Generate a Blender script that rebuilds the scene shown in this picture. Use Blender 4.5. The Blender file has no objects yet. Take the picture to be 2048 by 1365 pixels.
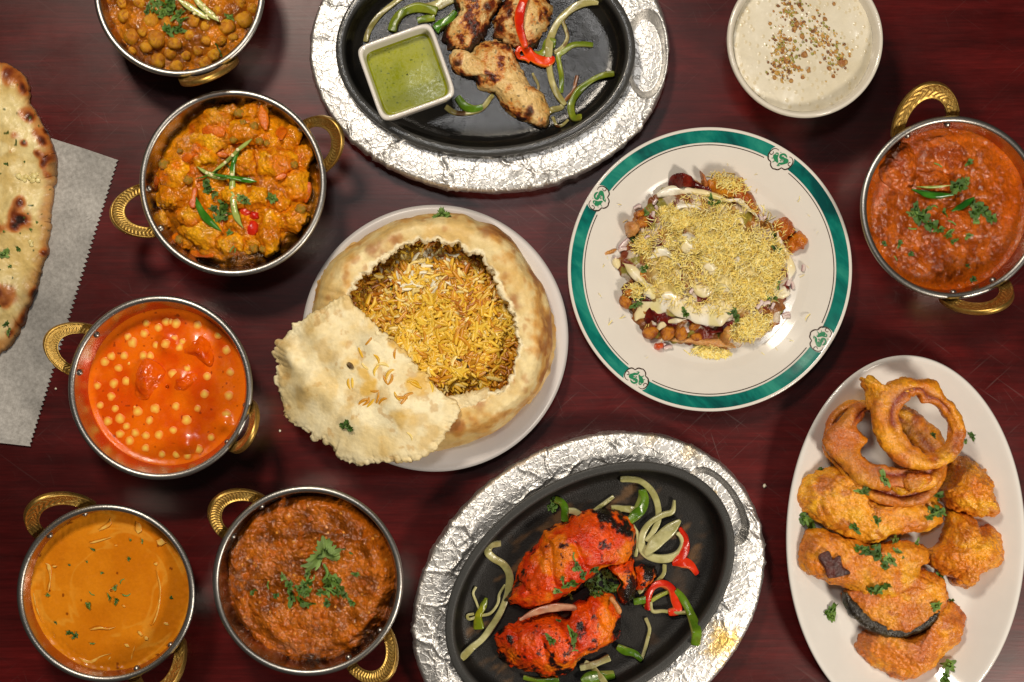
import bpy, math, random
import numpy as np
from mathutils import Vector, Matrix, Quaternion
from mathutils.bvhtree import BVHTree

# ------------------------------------------------------------------ camera, world, lights, exposure
scene = bpy.context.scene
col = scene.collection
H = 1.10                 # camera height above the table, metres
S = 2620.0               # photo pixels per metre on the table
cam_d = bpy.data.cameras.new('camera')
cam = bpy.data.objects.new('camera', cam_d); col.objects.link(cam)
cam.location = (0, 0, H)
cam_d.sensor_width = 36.0
cam_d.lens = 36.0 * H / (2048.0 / S)
cam_d.clip_start = 0.02; cam_d.clip_end = 20
scene.camera = cam

world = bpy.data.worlds.new('World'); scene.world = world
world.use_nodes = True
world.node_tree.nodes['Background'].inputs[0].default_value = (1.0, 0.90, 0.78, 1)
world.node_tree.nodes['Background'].inputs[1].default_value = 0.05

def area(name, loc, target, size, power, color, size_y=None, spread=180):
    d = bpy.data.lights.new(name, 'AREA'); d.energy = power; d.color = color
    d.size = size
    if size_y: d.shape = 'RECTANGLE'; d.size_y = size_y
    d.spread = math.radians(spread)
    o = bpy.data.objects.new(name, d); col.objects.link(o)
    o.location = loc
    o.rotation_euler = (Vector(target) - Vector(loc)).to_track_quat('-Z', 'Y').to_euler()
    return o
area('strobe_upper', (-0.36, 0.76, 1.20), (-0.06, 0.03, 0), 0.20, 14.5, (1.0, 0.89, 0.74))
area('strobe_lower', (0.74, -0.62, 0.78), (0.10, -0.02, 0), 0.20, 10.0, (1.0, 0.90, 0.77))
area('overhead_softbox', (-0.045, 0.44, 1.75), (0, 0.05, 0), 0.25, 4.0, (1.0, 0.98, 0.96), size_y=0.18)

vs = scene.view_settings
scene.display_settings.display_device = 'sRGB'
vs.view_transform = 'Standard'; vs.look = 'None'; vs.exposure = 0.0; vs.gamma = 1.0; vs.use_curve_mapping = False
scene.cycles.max_bounces = 8
scene.cycles.sample_clamp_indirect = 4.0
scene.cycles.caustics_reflective = False; scene.cycles.caustics_refractive = False

# ------------------------------------------------------------------ helpers
rng = np.random.default_rng(11); random.seed(5)
def lin(r, g, b):
    c = np.array([r, g, b], float) / 255.0
    return np.where(c <= 0.04045, c / 12.92, ((c + 0.055) / 1.055) ** 2.4)
def at(px, py, z=0.0):
    k = (H - z) / H / S
    return np.array([(px - 1024.0) * k, -(py - 682.5) * k, z])
def m(px, z=0.0): return px / S * (H - z) / H
def K(ox, oy, s):
    return lambda *pts: [(ox + p[0] / s, oy + p[1] / s) + tuple(p[2:]) for p in pts]
def mix(a, b, t):
    t = np.clip(t, 0, 1)[:, None]
    return np.asarray(a) * (1 - t) + np.asarray(b) * t
def sstep(a, b, x):
    t = np.clip((x - a) / (b - a), 0, 1); return t * t * (3 - 2 * t)

def _hash(ix, iy, iz, seed):
    h = (ix.astype(np.int64) * 374761393 + iy.astype(np.int64) * 668265263 + iz.astype(np.int64) * 2147483647 + seed * 974711) & 0xFFFFFFFF
    h = ((h ^ (h >> 13)) * 1274126177) & 0xFFFFFFFF
    h = ((h ^ (h >> 16)) * 2246822519) & 0xFFFFFFFF
    return ((h ^ (h >> 15)) & 0xFFFFFF) / float(0xFFFFFF)
def noise(P, f, seed=0):
    """value noise in -1..1 at frequency f (per metre)"""
    q = P * f + 137.3
    i = np.floor(q).astype(np.int64); t = q - i
    t = t * t * t * (t * (t * 6 - 15) + 10)
    r = 0
    for dx in (0, 1):
        wx = t[:, 0] if dx else 1 - t[:, 0]
        for dy in (0, 1):
            wy = t[:, 1] if dy else 1 - t[:, 1]
            for dz in (0, 1):
                wz = t[:, 2] if dz else 1 - t[:, 2]
                r = r + wx * wy * wz * _hash(i[:, 0] + dx, i[:, 1] + dy, i[:, 2] + dz, seed)
    return r * 2 - 1
def fbm(P, f, oct=4, seed=0, gain=0.5):
    a, s, n = 1.0, 0, 0
    for k in range(oct):
        s = s + a * noise(P, f * 2.03 ** k, seed + 17 * k); n += a; a *= gain
    return s / n * 1.6
def voro(P, f, seed=0):
    """2-D voronoi on xy: F1, F2, random per cell, offset to the cell point"""
    q = P[:, :2] * f + 71.7
    i = np.floor(q).astype(np.int64)
    F1 = np.full(len(q), 9.0); F2 = F1.copy(); cid = np.zeros(len(q)); off = np.zeros((len(q), 2))
    z = np.zeros(len(q), np.int64)
    for dx in (-1, 0, 1):
        for dy in (-1, 0, 1):
            jx, jy = i[:, 0] + dx, i[:, 1] + dy
            px_ = jx + _hash(jx, jy, z, seed); py_ = jy + _hash(jx, jy, z + 1, seed)
            d = np.hypot(q[:, 0] - px_, q[:, 1] - py_)
            nearer = d < F1
            F2 = np.where(nearer, F1, np.minimum(F2, d))
            cid = np.where(nearer, _hash(jx, jy, z + 2, seed), cid)
            off = np.where(nearer[:, None], np.stack([q[:, 0] - px_, q[:, 1] - py_], 1), off)
            F1 = np.where(nearer, d, F1)
    return F1, F2, cid, off
def spline(pts, n, closed=True):
    """Catmull-Rom through pts (any dimension), n samples even by arc length"""
    p = np.array(pts, float); N = len(p)
    if not closed: p = np.vstack([2 * p[0] - p[1], p, 2 * p[-1] - p[-2]])
    segs = N if closed else N - 1
    out = []
    for k in range(segs):
        a, b, c, d = (p[(k - 1) % N], p[k], p[(k + 1) % N], p[(k + 2) % N]) if closed else p[k:k + 4]
        t = np.linspace(0, 1, 20, endpoint=False)[:, None]
        out.append(0.5 * (2 * b + (c - a) * t + (2 * a - 5 * b + 4 * c - d) * t ** 2 + (3 * b - a - 3 * c + d) * t ** 3))
    q = np.vstack(out + [p[:1] if closed else p[-2:-1]])
    s = np.concatenate([[0], np.cumsum(np.linalg.norm(np.diff(q[:, :2], axis=0), axis=1) + 1e-12)])
    u = np.linspace(0, s[-1], n, endpoint=not closed)
    return np.stack([np.interp(u, s, q[:, k]) for k in range(q.shape[1])], 1)
def gfaces(n, k, wrap_n=False, wrap_k=True, base=0):
    i = np.arange(n if wrap_n else n - 1)[:, None]; j = np.arange(k if wrap_k else k - 1)[None]
    i2 = (i + 1) % n; j2 = (j + 1) % k
    return (np.stack([i * k + j, i * k + j2, i2 * k + j2, i2 * k + j], -1).reshape(-1, 4) + base)
def vnormals(V, F):
    a = V[F[:, 2]] - V[F[:, 0]]; b = V[F[:, -1]] - V[F[:, 1]]
    fn = np.cross(a, b); N = np.zeros_like(V)
    for k in range(F.shape[1]): np.add.at(N, F[:, k], fn)
    return N / (np.linalg.norm(N, axis=1)[:, None] + 1e-15)

GEO = {}
def mesh_data(name, V, Fs, mat, colr=None, smooth=True):
    if not isinstance(Fs, (list, tuple)): Fs = [Fs]
    me = bpy.data.meshes.new(name)
    me.vertices.add(len(V)); me.vertices.foreach_set('co', np.asarray(V, np.float32).ravel())
    idx = np.concatenate([f.ravel() for f in Fs]).astype(np.int32)
    tot = np.concatenate([np.full(len(f), f.shape[1]) for f in Fs]).astype(np.int32)
    me.loops.add(len(idx)); me.loops.foreach_set('vertex_index', idx)
    me.polygons.add(len(tot))
    me.polygons.foreach_set('loop_start', np.concatenate([[0], np.cumsum(tot)[:-1]]).astype(np.int32))
    me.polygons.foreach_set('loop_total', tot)
    me.update(calc_edges=True)
    me.polygons.foreach_set('use_smooth', np.full(len(tot), smooth))
    if colr is not None:
        a = me.attributes.new('Col', 'FLOAT_COLOR', 'POINT')
        c = np.ones((len(V), 4), np.float32); c[:, :3] = np.clip(colr, 0, 1)
        a.data.foreach_set('color', c.ravel())
    me.materials.append(mat)
    return me
def make(name, V, Fs, mat, parent=None, colr=None, smooth=True):
    """one mesh object built from world-space points; its origin goes to its own base (or its parent's origin)"""
    V = np.asarray(V, float)
    if parent is None:
        org = np.array([V[:, 0].mean(), V[:, 1].mean(), V[:, 2].min()])
    else:
        org = np.array(WORLD_ORG[parent.name])
    me = mesh_data(name, V - org, Fs, mat, colr, smooth)
    o = bpy.data.objects.new(name, me); col.objects.link(o)
    if parent is None: o.location = org
    else: o.parent = parent
    WORLD_ORG[o.name] = org
    GEO[o.name] = (V, Fs if isinstance(Fs, (list, tuple)) else [Fs])
    return o
WORLD_ORG = {}
def empty(name, p):
    o = bpy.data.objects.new(name, None); col.objects.link(o); o.location = p
    o.empty_display_size = 0.02
    WORLD_ORG[o.name] = np.array(p, float)
    return o
def tag(o, label, cat, group=None, kind=None):
    o['label'] = label; o['category'] = cat
    if group: o['group'] = group
    if kind: o['kind'] = kind
    return o
BVH = {}
def hit(px, py, *objs, z=0.02):
    """where the sight line through a photo pixel meets these objects"""
    g = at(px, py, 0); o = Vector((0, 0, H)); d = (Vector(g) - o).normalized()
    best = None
    for ob in objs:
        if ob.name not in BVH:
            V, Fs = GEO[ob.name]
            BVH[ob.name] = BVHTree.FromPolygons(V.tolist(), [f for F in Fs for f in F.tolist()])
        r = BVH[ob.name].ray_cast(o, d)
        if r[0] is not None and (best is None or r[3] < best[2]): best = (r[0], r[1], r[3])
    if best is None: return Vector(at(px, py, z)), Vector((0, 0, 1))
    n = best[1]
    return best[0], (n if n.z > 0 else -n)

# ------------------------------------------------------------------ materials
def nodes(name):
    mt = bpy.data.materials.new(name); mt.use_nodes = True
    nt = mt.node_tree; b = nt.nodes['Principled BSDF']
    return mt, nt, b
def set_in(b, **kw):
    for k, v in kw.items():
        k = k.replace('_', ' ')
        if k in b.inputs: b.inputs[k].default_value = v
def tex_noise(nt, scale, detail=4, rough=0.55, dist=0.0, stretch=None, rot=None, coord='Object'):
    tc = nt.nodes.new('ShaderNodeTexCoord'); n = nt.nodes.new('ShaderNodeTexNoise')
    n.inputs['Scale'].default_value = scale; n.inputs['Detail'].default_value = detail
    n.inputs['Roughness'].default_value = rough; n.inputs['Distortion'].default_value = dist
    if stretch or rot:
        mp = nt.nodes.new('ShaderNodeMapping')
        if stretch: mp.inputs['Scale'].default_value = stretch
        src = tc.outputs[coord]
        if rot:
            mr = nt.nodes.new('ShaderNodeMapping'); mr.inputs['Rotation'].default_value = rot; nt.links.new(src, mr.inputs[0]); src = mr.outputs[0]
        nt.links.new(src, mp.inputs[0]); nt.links.new(mp.outputs[0], n.inputs['Vector'])
    else: nt.links.new(tc.outputs[coord], n.inputs['Vector'])
    return n
def ramp(nt, src, stops):
    r = nt.nodes.new('ShaderNodeValToRGB'); e = r.color_ramp.elements
    while len(e) < len(stops): e.new(0.5)
    for k, (p, c) in enumerate(stops):
        e[k].position = p; e[k].color = (c, c, c, 1) if np.isscalar(c) else (*c, 1)
    nt.links.new(src, r.inputs[0]); return r
def bump(nt, b, src, strength, dist, prev=None):
    n = nt.nodes.new('ShaderNodeBump'); n.inputs['Strength'].default_value = strength; n.inputs['Distance'].default_value = dist
    nt.links.new(src, n.inputs['Height'])
    if prev: nt.links.new(prev.outputs[0], n.inputs['Normal'])
    nt.links.new(n.outputs[0], b.inputs['Normal']); return n
def food(name, rough=0.3, bscale=700, bstr=0.5, bdist=0.0006, coat=0.0, var=0.25, vscale=350, sss=0.0, color=None, rvar=0.12, spec=0.5, coat_rough=0.12):
    """colour from the mesh (or flat), broken up by fine mottling, with grainy relief and uneven gloss"""
    mt, nt, b = nodes(name)
    if color is None:
        src = nt.nodes.new('ShaderNodeAttribute'); src.attribute_name = 'Col'; so = src.outputs['Color']
    else:
        src = nt.nodes.new('ShaderNodeRGB'); src.outputs[0].default_value = (*color, 1); so = src.outputs[0]
    n = tex_noise(nt, vscale, 6, 0.65)
    r = ramp(nt, n.outputs[0], [(0.3, 1 - var), (0.7, 1 + var * 0.6)])
    mx = nt.nodes.new('ShaderNodeMix'); mx.data_type = 'RGBA'; mx.blend_type = 'MULTIPLY'; mx.inputs[0].default_value = 1
    nt.links.new(so, mx.inputs[6]); nt.links.new(r.outputs[0], mx.inputs[7])
    nt.links.new(mx.outputs[2], b.inputs['Base Color'])
    n2 = tex_noise(nt, bscale, 3, 0.6)
    bump(nt, b, n2.outputs[0], bstr, bdist)
    n3 = tex_noise(nt, vscale * 0.6, 3)
    rr = ramp(nt, n3.outputs[0], [(0.3, max(0.03, rough - rvar)), (0.7, min(1, rough + rvar))])
    nt.links.new(rr.outputs[0], b.inputs['Roughness'])
    set_in(b, Coat_Weight=coat, Coat_Roughness=coat_rough, Specular_IOR_Level=spec)
    if sss:
        set_in(b, Subsurface_Weight=sss, Subsurface_Scale=0.003); b.inputs['Subsurface Radius'].default_value = (1, 0.5, 0.25)
    return mt
M = {}
def build_materials():
    # table: dark red stained wood, straight grain along x, worn lacquer with fine scratches
    mt, nt, b = nodes('mahogany_wood')
    g1 = tex_noise(nt, 60, 8, 0.7, 0.6, stretch=(0.10, 1.0, 1.0))
    g2 = tex_noise(nt, 500, 5, 0.7, 0.2, stretch=(0.06, 1.0, 1.0))
    g3 = tex_noise(nt, 6, 4, 0.6, 0.8, stretch=(0.5, 1.0, 1.0))
    r1 = ramp(nt, g1.outputs[0], [(0.26, (0.036, 0.0024, 0.0023)), (0.52, (0.074, 0.0044, 0.0043)), (0.78, (0.135, 0.0080, 0.0076))])
    r2 = ramp(nt, g2.outputs[0], [(0.30, 0.66), (0.68, 1.15)])
    r3 = ramp(nt, g3.outputs[0], [(0.3, 0.65), (0.7, 1.25)])
    def mul(a, c):
        mx = nt.nodes.new('ShaderNodeMix'); mx.data_type = 'RGBA'; mx.blend_type = 'MULTIPLY'; mx.inputs[0].default_value = 1
        nt.links.new(a, mx.inputs[6]); nt.links.new(c, mx.inputs[7]); return mx.outputs[2]
    base = mul(mul(r1.outputs[0], r2.outputs[0]), r3.outputs[0])
    sc = None
    for k, (ang, sx, th) in enumerate(((0.62, 0.03, 0.71), (-0.75, 0.035, 0.72), (1.25, 0.04, 0.73), (2.4, 0.03, 0.72), (0.95, 0.05, 0.74))):
        s_ = tex_noise(nt, 520 + 90 * k, 2, 0.5, 0.15, stretch=(sx, 1, 1), rot=(0, 0, ang))
        q = ramp(nt, s_.outputs[0], [(th - 0.05, 0.0), (th + 0.03, 1.0)])
        if sc is None: sc = q.outputs[0]
        else:
            ad = nt.nodes.new('ShaderNodeMix'); ad.data_type = 'RGBA'; ad.blend_type = 'ADD'; ad.inputs[0].default_value = 1
            nt.links.new(sc, ad.inputs[6]); nt.links.new(q.outputs[0], ad.inputs[7]); sc = ad.outputs[2]
    mx = nt.nodes.new('ShaderNodeMix'); mx.data_type = 'RGBA'
    patch = tex_noise(nt, 9, 3); pr = ramp(nt, patch.outputs[0], [(0.42, 0.0), (0.72, 0.22)])
    sm = nt.nodes.new('ShaderNodeMath'); sm.operation = 'MULTIPLY'
    nt.links.new(sc, sm.inputs[0]); nt.links.new(pr.outputs[0], sm.inputs[1])
    nt.links.new(sm.outputs[0], mx.inputs[0]); nt.links.new(base, mx.inputs[6]); mx.inputs[7].default_value = (0.20, 0.15, 0.14, 1)
    nt.links.new(mx.outputs[2], b.inputs['Base Color'])
    haze = tex_noise(nt, 14, 5, 0.65); hr = ramp(nt, haze.outputs[0], [(0.3, 0.26), (0.7, 0.40)])
    nt.links.new(hr.outputs[0], b.inputs['Roughness'])
    bump(nt, b, g2.outputs[0], 0.12, 0.0003)
    set_in(b, Specular_IOR_Level=0.32)
    M['wood'] = mt
    # steel
    mt, nt, b = nodes('brushed_steel')
    at_ = nt.nodes.new('ShaderNodeAttribute'); at_.attribute_name = 'Col'; nt.links.new(at_.outputs['Color'], b.inputs['Base Color'])
    set_in(b, Metallic=1.0, Roughness=0.24)
    n = tex_noise(nt, 260, 4, 0.6, stretch=(1, 1, 9)); bump(nt, b, n.outputs[0], 0.25, 0.0004)
    n2 = tex_noise(nt, 90, 4); r = ramp(nt, n2.outputs[0], [(0.3, 0.16), (0.7, 0.34)]); nt.links.new(r.outputs[0], b.inputs['Roughness'])
    M['steel'] = mt
    mt, nt, b = nodes('steel_rim')
    set_in(b, Base_Color=(0.36, 0.345, 0.32, 1), Metallic=1.0, Roughness=0.36)
    n = tex_noise(nt, 900, 3); bump(nt, b, n.outputs[0], 0.35, 0.0004)
    M['rim'] = mt
    mt, nt, b = nodes('brass')
    n = tex_noise(nt, 420, 4); r = ramp(nt, n.outputs[0], [(0.3, (0.45, 0.27, 0.06)), (0.7, (0.64, 0.43, 0.13))])
    nt.links.new(r.outputs[0], b.inputs['Base Color'])
    set_in(b, Metallic=1.0, Roughness=0.46); bump(nt, b, n.outputs[0], 0.25, 0.0004)
    M['brass'] = mt
    # glazed ceramics
    def ceramic(name, c, rough=0.10):
        mt, nt, b = nodes(name)
        n = tex_noise(nt, 55, 5); k = np.array(c)
        r = ramp(nt, n.outputs[0], [(0.3, tuple(k * 0.96)), (0.7, tuple(k))]); nt.links.new(r.outputs[0], b.inputs['Base Color'])
        n2 = tex_noise(nt, 25, 2); bump(nt, b, n2.outputs[0], 0.10, 0.001)
        set_in(b, Roughness=rough, Specular_IOR_Level=0.5); M[name] = mt
    ceramic('white_ceramic', (0.66, 0.63, 0.59)); ceramic('plate_ceramic', (0.68, 0.64, 0.58), 0.13)
    ceramic('cream_ceramic', (0.67, 0.62, 0.53)); ceramic('grey_white_ceramic', (0.62, 0.58, 0.56), 0.35)
    ceramic('clay', (0.40, 0.26, 0.14), 0.45); ceramic('dish_ceramic', (0.72, 0.68, 0.62))
    mt, nt, b = nodes('green_glaze')
    n = tex_noise(nt, 55, 5, 0.6, 0.5, stretch=(1.0, 0.28, 1), rot=(0, 0, -0.75))
    r = ramp(nt, n.outputs[0], [(0.33, (0.003, 0.060, 0.058)), (0.5, (0.004, 0.155, 0.125)), (0.70, (0.03, 0.27, 0.20))])
    nt.links.new(r.outputs[0], b.inputs['Base Color']); set_in(b, Roughness=0.13)
    M['green_glaze'] = mt
    M['print'] = food('printed_glaze', 0.14, 60, 0.02, 0.0002, var=0.04, rvar=0.03)
    # foil
    mt, nt, b = nodes('crinkled_foil')
    at_ = nt.nodes.new('ShaderNodeAttribute'); at_.attribute_name = 'Col'; nt.links.new(at_.outputs['Color'], b.inputs['Base Color'])
    tc = nt.nodes.new('ShaderNodeTexCoord'); v = nt.nodes.new('ShaderNodeTexVoronoi'); v.feature = 'DISTANCE_TO_EDGE'
    wn = tex_noise(nt, 60, 3); vm = nt.nodes.new('ShaderNodeVectorMath'); vm.operation = 'MULTIPLY_ADD'
    nt.links.new(wn.outputs['Color'], vm.inputs[0]); vm.inputs[1].default_value = (0.02, 0.02, 0.02)
    nt.links.new(tc.outputs['Object'], vm.inputs[2]); nt.links.new(vm.outputs[0], v.inputs['Vector'])
    v.inputs['Scale'].default_value = 190
    vr = ramp(nt, v.outputs['Distance'], [(0.0, 1.0), (0.10, 0.0)])
    b1 = bump(nt, b, vr.outputs[0], 0.30, 0.0007)
    n = tex_noise(nt, 420, 4, 0.6, 0.6); bump(nt, b, n.outputs[0], 0.16, 0.0008, prev=b1)
    set_in(b, Metallic=1.0, Roughness=0.46); M['foil'] = mt
    # cast iron: black, oily in patches
    def iron(name, r0, r1, spec, bs):
        mt, nt, b = nodes(name)
        at_ = nt.nodes.new('ShaderNodeAttribute'); at_.attribute_name = 'Col'; nt.links.new(at_.outputs['Color'], b.inputs['Base Color'])
        n = tex_noise(nt, 850, 4, 0.6); bump(nt, b, n.outputs[0], bs, 0.0006)
        n2 = tex_noise(nt, 28, 4); r = ramp(nt, n2.outputs[0], [(0.35, r0), (0.65, r1)]); nt.links.new(r.outputs[0], b.inputs['Roughness'])
        set_in(b, Specular_IOR_Level=spec); M[name] = mt
    iron('oily_iron', 0.08, 0.15, 0.34, 0.24); iron('dry_iron', 0.34, 0.48, 0.2, 0.5)
    # paper
    mt, nt, b = nodes('greaseproof_paper')
    n = tex_noise(nt, 330, 7, 0.75); r = ramp(nt, n.outputs[0], [(0.3, (0.24, 0.225, 0.205)), (0.72, (0.52, 0.50, 0.47))])
    gs = tex_noise(nt, 20, 4, 0.6); gr = ramp(nt, gs.outputs[0], [(0.46, 1.0), (0.60, 0.72)]); mx = nt.nodes.new('ShaderNodeMix'); mx.data_type = 'RGBA'; mx.blend_type = 'MULTIPLY'; mx.inputs[0].default_value = 1
    nt.links.new(r.outputs[0], mx.inputs[6]); nt.links.new(gr.outputs[0], mx.inputs[7]); nt.links.new(mx.outputs[2], b.inputs['Base Color']); set_in(b, Roughness=0.7)
    bump(nt, b, n.outputs[0], 0.15, 0.0003); M['paper'] = mt
    # foods
    M['bread'] = food('baked_bread', 0.55, 520, 0.35, 0.0007, var=0.13, vscale=260, sss=0.0)
    M['naan'] = food('buttered_naan', 0.36, 420, 0.40, 0.0007, var=0.16, vscale=240, spec=0.32)
    M['smooth_curry'] = food('smooth_curry', 0.22, 900, 0.10, 0.0004, var=0.10, vscale=500, spec=0.28)
    M['cream'] = food('cream_topping', 0.28, 700, 0.15, 0.0004, var=0.06)
    M['chunky'] = food('chunky_curry', 0.13, 480, 0.5, 0.0012, var=0.40, vscale=480, spec=0.34, rvar=0.06)
    M['saucy'] = food('saucy_vegetable', 0.26, 700, 0.6, 0.0008, var=0.25, vscale=420, spec=0.45)
    M['batter'] = food('fried_batter', 0.29, 620, 0.8, 0.0010, var=0.36, vscale=560, spec=0.5)
    M['grill'] = food('grilled_meat', 0.30, 560, 0.8, 0.0011, var=0.22, vscale=480, spec=0.45)
    M['tandoori'] = food('tandoori_meat', 0.28, 560, 0.8, 0.0012, var=0.32, vscale=480, spec=0.45)
    M['leaf'] = food('coriander_leaf', 0.42, 700, 0.5, 0.0005, var=0.35, vscale=330)
    M['chilli'] = food('green_chilli', 0.16, 300, 0.1, 0.0003, var=0.15)
    M['veg'] = food('cooked_vegetable_strip', 0.24, 500, 0.3, 0.0005, var=0.16, vscale=300, spec=0.45)
    M['rice'] = food('rice_grain', 0.34, 900, 0.15, 0.0003, var=0.12)
    M['sev'] = food('fried_sev', 0.5, 900, 0.3, 0.0003, var=0.15)
    M['chutney'] = food('green_chutney', 0.2, 380, 0.05, 0.0003, var=0.14, vscale=900, spec=0.16)
    M['kheer'] = food('rice_pudding', 0.24, 400, 0.10, 0.0006, var=0.05, vscale=300, spec=0.35)
    M['yogurt'] = food('yogurt', 0.24, 350, 0.2, 0.0006, var=0.05, spec=0.4)
    M['nut'] = food('nut_crumb', 0.5, 900, 0.4, 0.0004, var=0.3, vscale=800)
build_materials()

# ------------------------------------------------------------------ shape builders
def lathe(center, prof, n=160, ell=None, sq=None):
    """profile (r, z) turned about center; ell=(a, b, rot): rows give the inset from that ellipse; sq=(rot, e): rounded square"""
    th = np.linspace(0, 2 * math.pi, n, endpoint=False)
    rows = []
    for r, z in prof:
        if ell:
            a, b, ro = ell; x = max(a - r, 1e-4) * np.cos(th); y = max(b - r, 1e-4) * np.sin(th)
            x, y = x * math.cos(ro) - y * math.sin(ro), x * math.sin(ro) + y * math.cos(ro)
        elif sq:
            ro, e = sq; c, s = np.cos(th), np.sin(th)
            x = r * np.sign(c) * np.abs(c) ** e; y = r * np.sign(s) * np.abs(s) ** e
            x, y = x * math.cos(ro) - y * math.sin(ro), x * math.sin(ro) + y * math.cos(ro)
        else: x, y = r * np.cos(th), r * np.sin(th)
        rows.append(np.stack([center[0] + x, center[1] + y, np.full(n, center[2] + z)], 1))
    return np.vstack(rows), gfaces(len(prof), n)
def smooth_prof(pts, n): return [tuple(p) for p in spline(pts, n, closed=False)]

def pillow(outline, z0, h, p=2.3, q=0.55, nr=40, nt=150, disp=None, colf=None, rag=0.0, seed=0, zref=None, tilt=None, under=True, hmod=None):
    """solid lump over a traced outline: domed top, rounded edge, flat underside; disp(P,u)->metres along the normal"""
    zr = z0 + 0.35 * h if zref is None else zref
    o = np.array([at(x, y, zr) for x, y in [q_[:2] for q_ in outline]])
    o = spline(o, nt)
    if rag:
        c0 = o.mean(0)
        d = o - c0; L = np.linalg.norm(d[:, :2], axis=1)[:, None]
        o = o + d / L * (rag * (noise(o, 260, seed)[:, None] + 0.8 * noise(o, 620, seed + 3)[:, None]))
    c = o.mean(0)
    u = np.concatenate([np.linspace(0.03, 0.9, nr - 10), np.linspace(0.92, 1.0, 10)])
    w_ = max(3, nt // 14) | 1; kern = np.hanning(w_ + 2)[1:-1]; kern /= kern.sum()
    oS = np.stack([np.convolve(np.concatenate([o[-w_:, q_], o[:, q_], o[:w_, q_]]), kern, 'same')[w_:-w_] for q_ in range(3)], 1)
    rows = [c + (o * wu + oS * (1 - wu) - c) * ui for ui, wu in zip(u, sstep(0.55, 0.98, u))]
    V = np.stack(rows); zt = z0 + h * np.maximum(1 - u ** p, 0) ** q
    V[:, :, 2] = zt[:, None]
    U = np.repeat(u, nt)
    V = V.reshape(-1, 3)
    F = gfaces(nr, nt)[:, ::-1]
    # underside
    b1 = c + (o - c) * 0.96; b1[:, 2] = z0 - 0.0012 - 0.03 * h; b2 = c + (o - c) * 0.5; b2[:, 2] = z0 - 0.0015 - 0.03 * h
    nV = len(V)
    V = np.vstack([V, b1, b2, [[c[0], c[1], z0 + h]], [[c[0], c[1], z0 - 0.0015 - 0.03 * h]]])
    U = np.concatenate([U, np.full(2 * nt, 1.0), [0, 1]])
    top = U < 0.999
    if hmod is not None: V[:, 2] += hmod(V) * np.clip((1 - U) * 6, 0, 1)
    F2 = gfaces(3, nt, base=nV - nt)[:, ::-1]
    j = np.arange(nt); j2 = (j + 1) % nt
    T = np.vstack([np.stack([np.full(nt, nV + 2 * nt), j, j2], 1), np.stack([np.full(nt, nV + 2 * nt + 1), nV + nt + j2, nV + nt + j], 1)])
    Q = np.vstack([F, F2])
    d = np.zeros(len(V))
    if disp is not None:
        N = vnormals(V, Q); N[nV + 2 * nt] = (0, 0, 1); N[nV + 2 * nt + 1] = (0, 0, -1)
        if N[:nt, 2].mean() < 0: N = -N
        d = disp(V, U)
        fall = np.ones(len(V)); fall[nV:] = 0.3; fall[-2] = 1
        V = V + N * (d * fall)[:, None]
    if tilt is not None: V[:, 2] += tilt(V)
    C = colf(V, U, d) if colf is not None else None
    return V, [Q, T], C

def strip(path, width, thick, z=0.0, n=60, k=12, wob=0.06, seed=0, colf=None, e=0.55, lift=None, roll=0.0, closed=False, taper=0.05, tip=0.35):
    """band swept along a traced path: path points are (px, py[, width px]); width in photo px, thick in metres"""
    pts = []
    for q in path:
        P = at(q[0], q[1], z + thick); pts.append([P[0], P[1], m(q[2] if len(q) > 2 else width, z)])
    c = spline(pts, n, closed)
    t = np.gradient(c[:, :2], axis=0) if not closed else (np.roll(c[:, :2], -1, 0) - np.roll(c[:, :2], 1, 0))
    t /= np.linalg.norm(t, axis=1)[:, None] + 1e-12
    nrm = np.stack([-t[:, 1], t[:, 0]], 1)
    s = np.linspace(0, 1, n)
    w = c[:, 2].copy()
    if not closed: w *= np.minimum(1, tip + (1 - tip) * np.minimum(s, 1 - s) / max(taper, 1e-3))
    P3 = np.stack([c[:, 0], c[:, 1], s * 0.02], 1)
    w *= 1 + wob * 2 * noise(P3, 90, seed)
    zc = np.full(n, z + thick / 2)
    if lift is not None: zc = zc + np.interp(s, np.linspace(0, 1, len(lift)), lift)
    zc = zc + 0.0006 * noise(P3, 60, seed + 5)
    ph = np.linspace(0, 2 * math.pi, k, endpoint=False) + math.pi / k
    cx_ = np.sign(np.cos(ph)) * np.abs(np.cos(ph)) ** e; cz_ = np.sign(np.sin(ph)) * np.abs(np.sin(ph)) ** e
    rl = roll if np.ndim(roll) else np.full(n, roll)
    if np.ndim(roll): rl = np.interp(s, np.linspace(0, 1, len(roll)), roll)
    a = w[:, None] / 2 * cx_; b = np.full((n, 1), thick / 2) * cz_
    off = a * np.cos(rl)[:, None] - b * np.sin(rl)[:, None]; zz = a * np.sin(rl)[:, None] + b * np.cos(rl)[:, None]
    V = np.stack([c[:, :1] + nrm[:, :1] * off, c[:, 1:2] + nrm[:, 1:2] * off, zc[:, None] + zz], -1).reshape(-1, 3)
    F = gfaces(n, k, wrap_n=closed)
    Fs = [F]
    if not closed:
        V = np.vstack([V, V[:k].mean(0), V[-k:].mean(0)]); j = np.arange(k); j2 = (j + 1) % k
        Fs.append(np.vstack([np.stack([np.full(k, n * k), j2, j], 1), np.stack([np.full(k, n * k + 1), (n - 1) * k + j, (n - 1) * k + j2], 1)]))
    ss = np.repeat(s, k); pp = np.tile(ph, n)
    if not closed: ss = np.concatenate([ss, [0, 1]]); pp = np.concatenate([pp, [1.57, 1.57]])
    C = colf(V, ss, pp) if colf is not None else None
    return V, Fs, C

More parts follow.
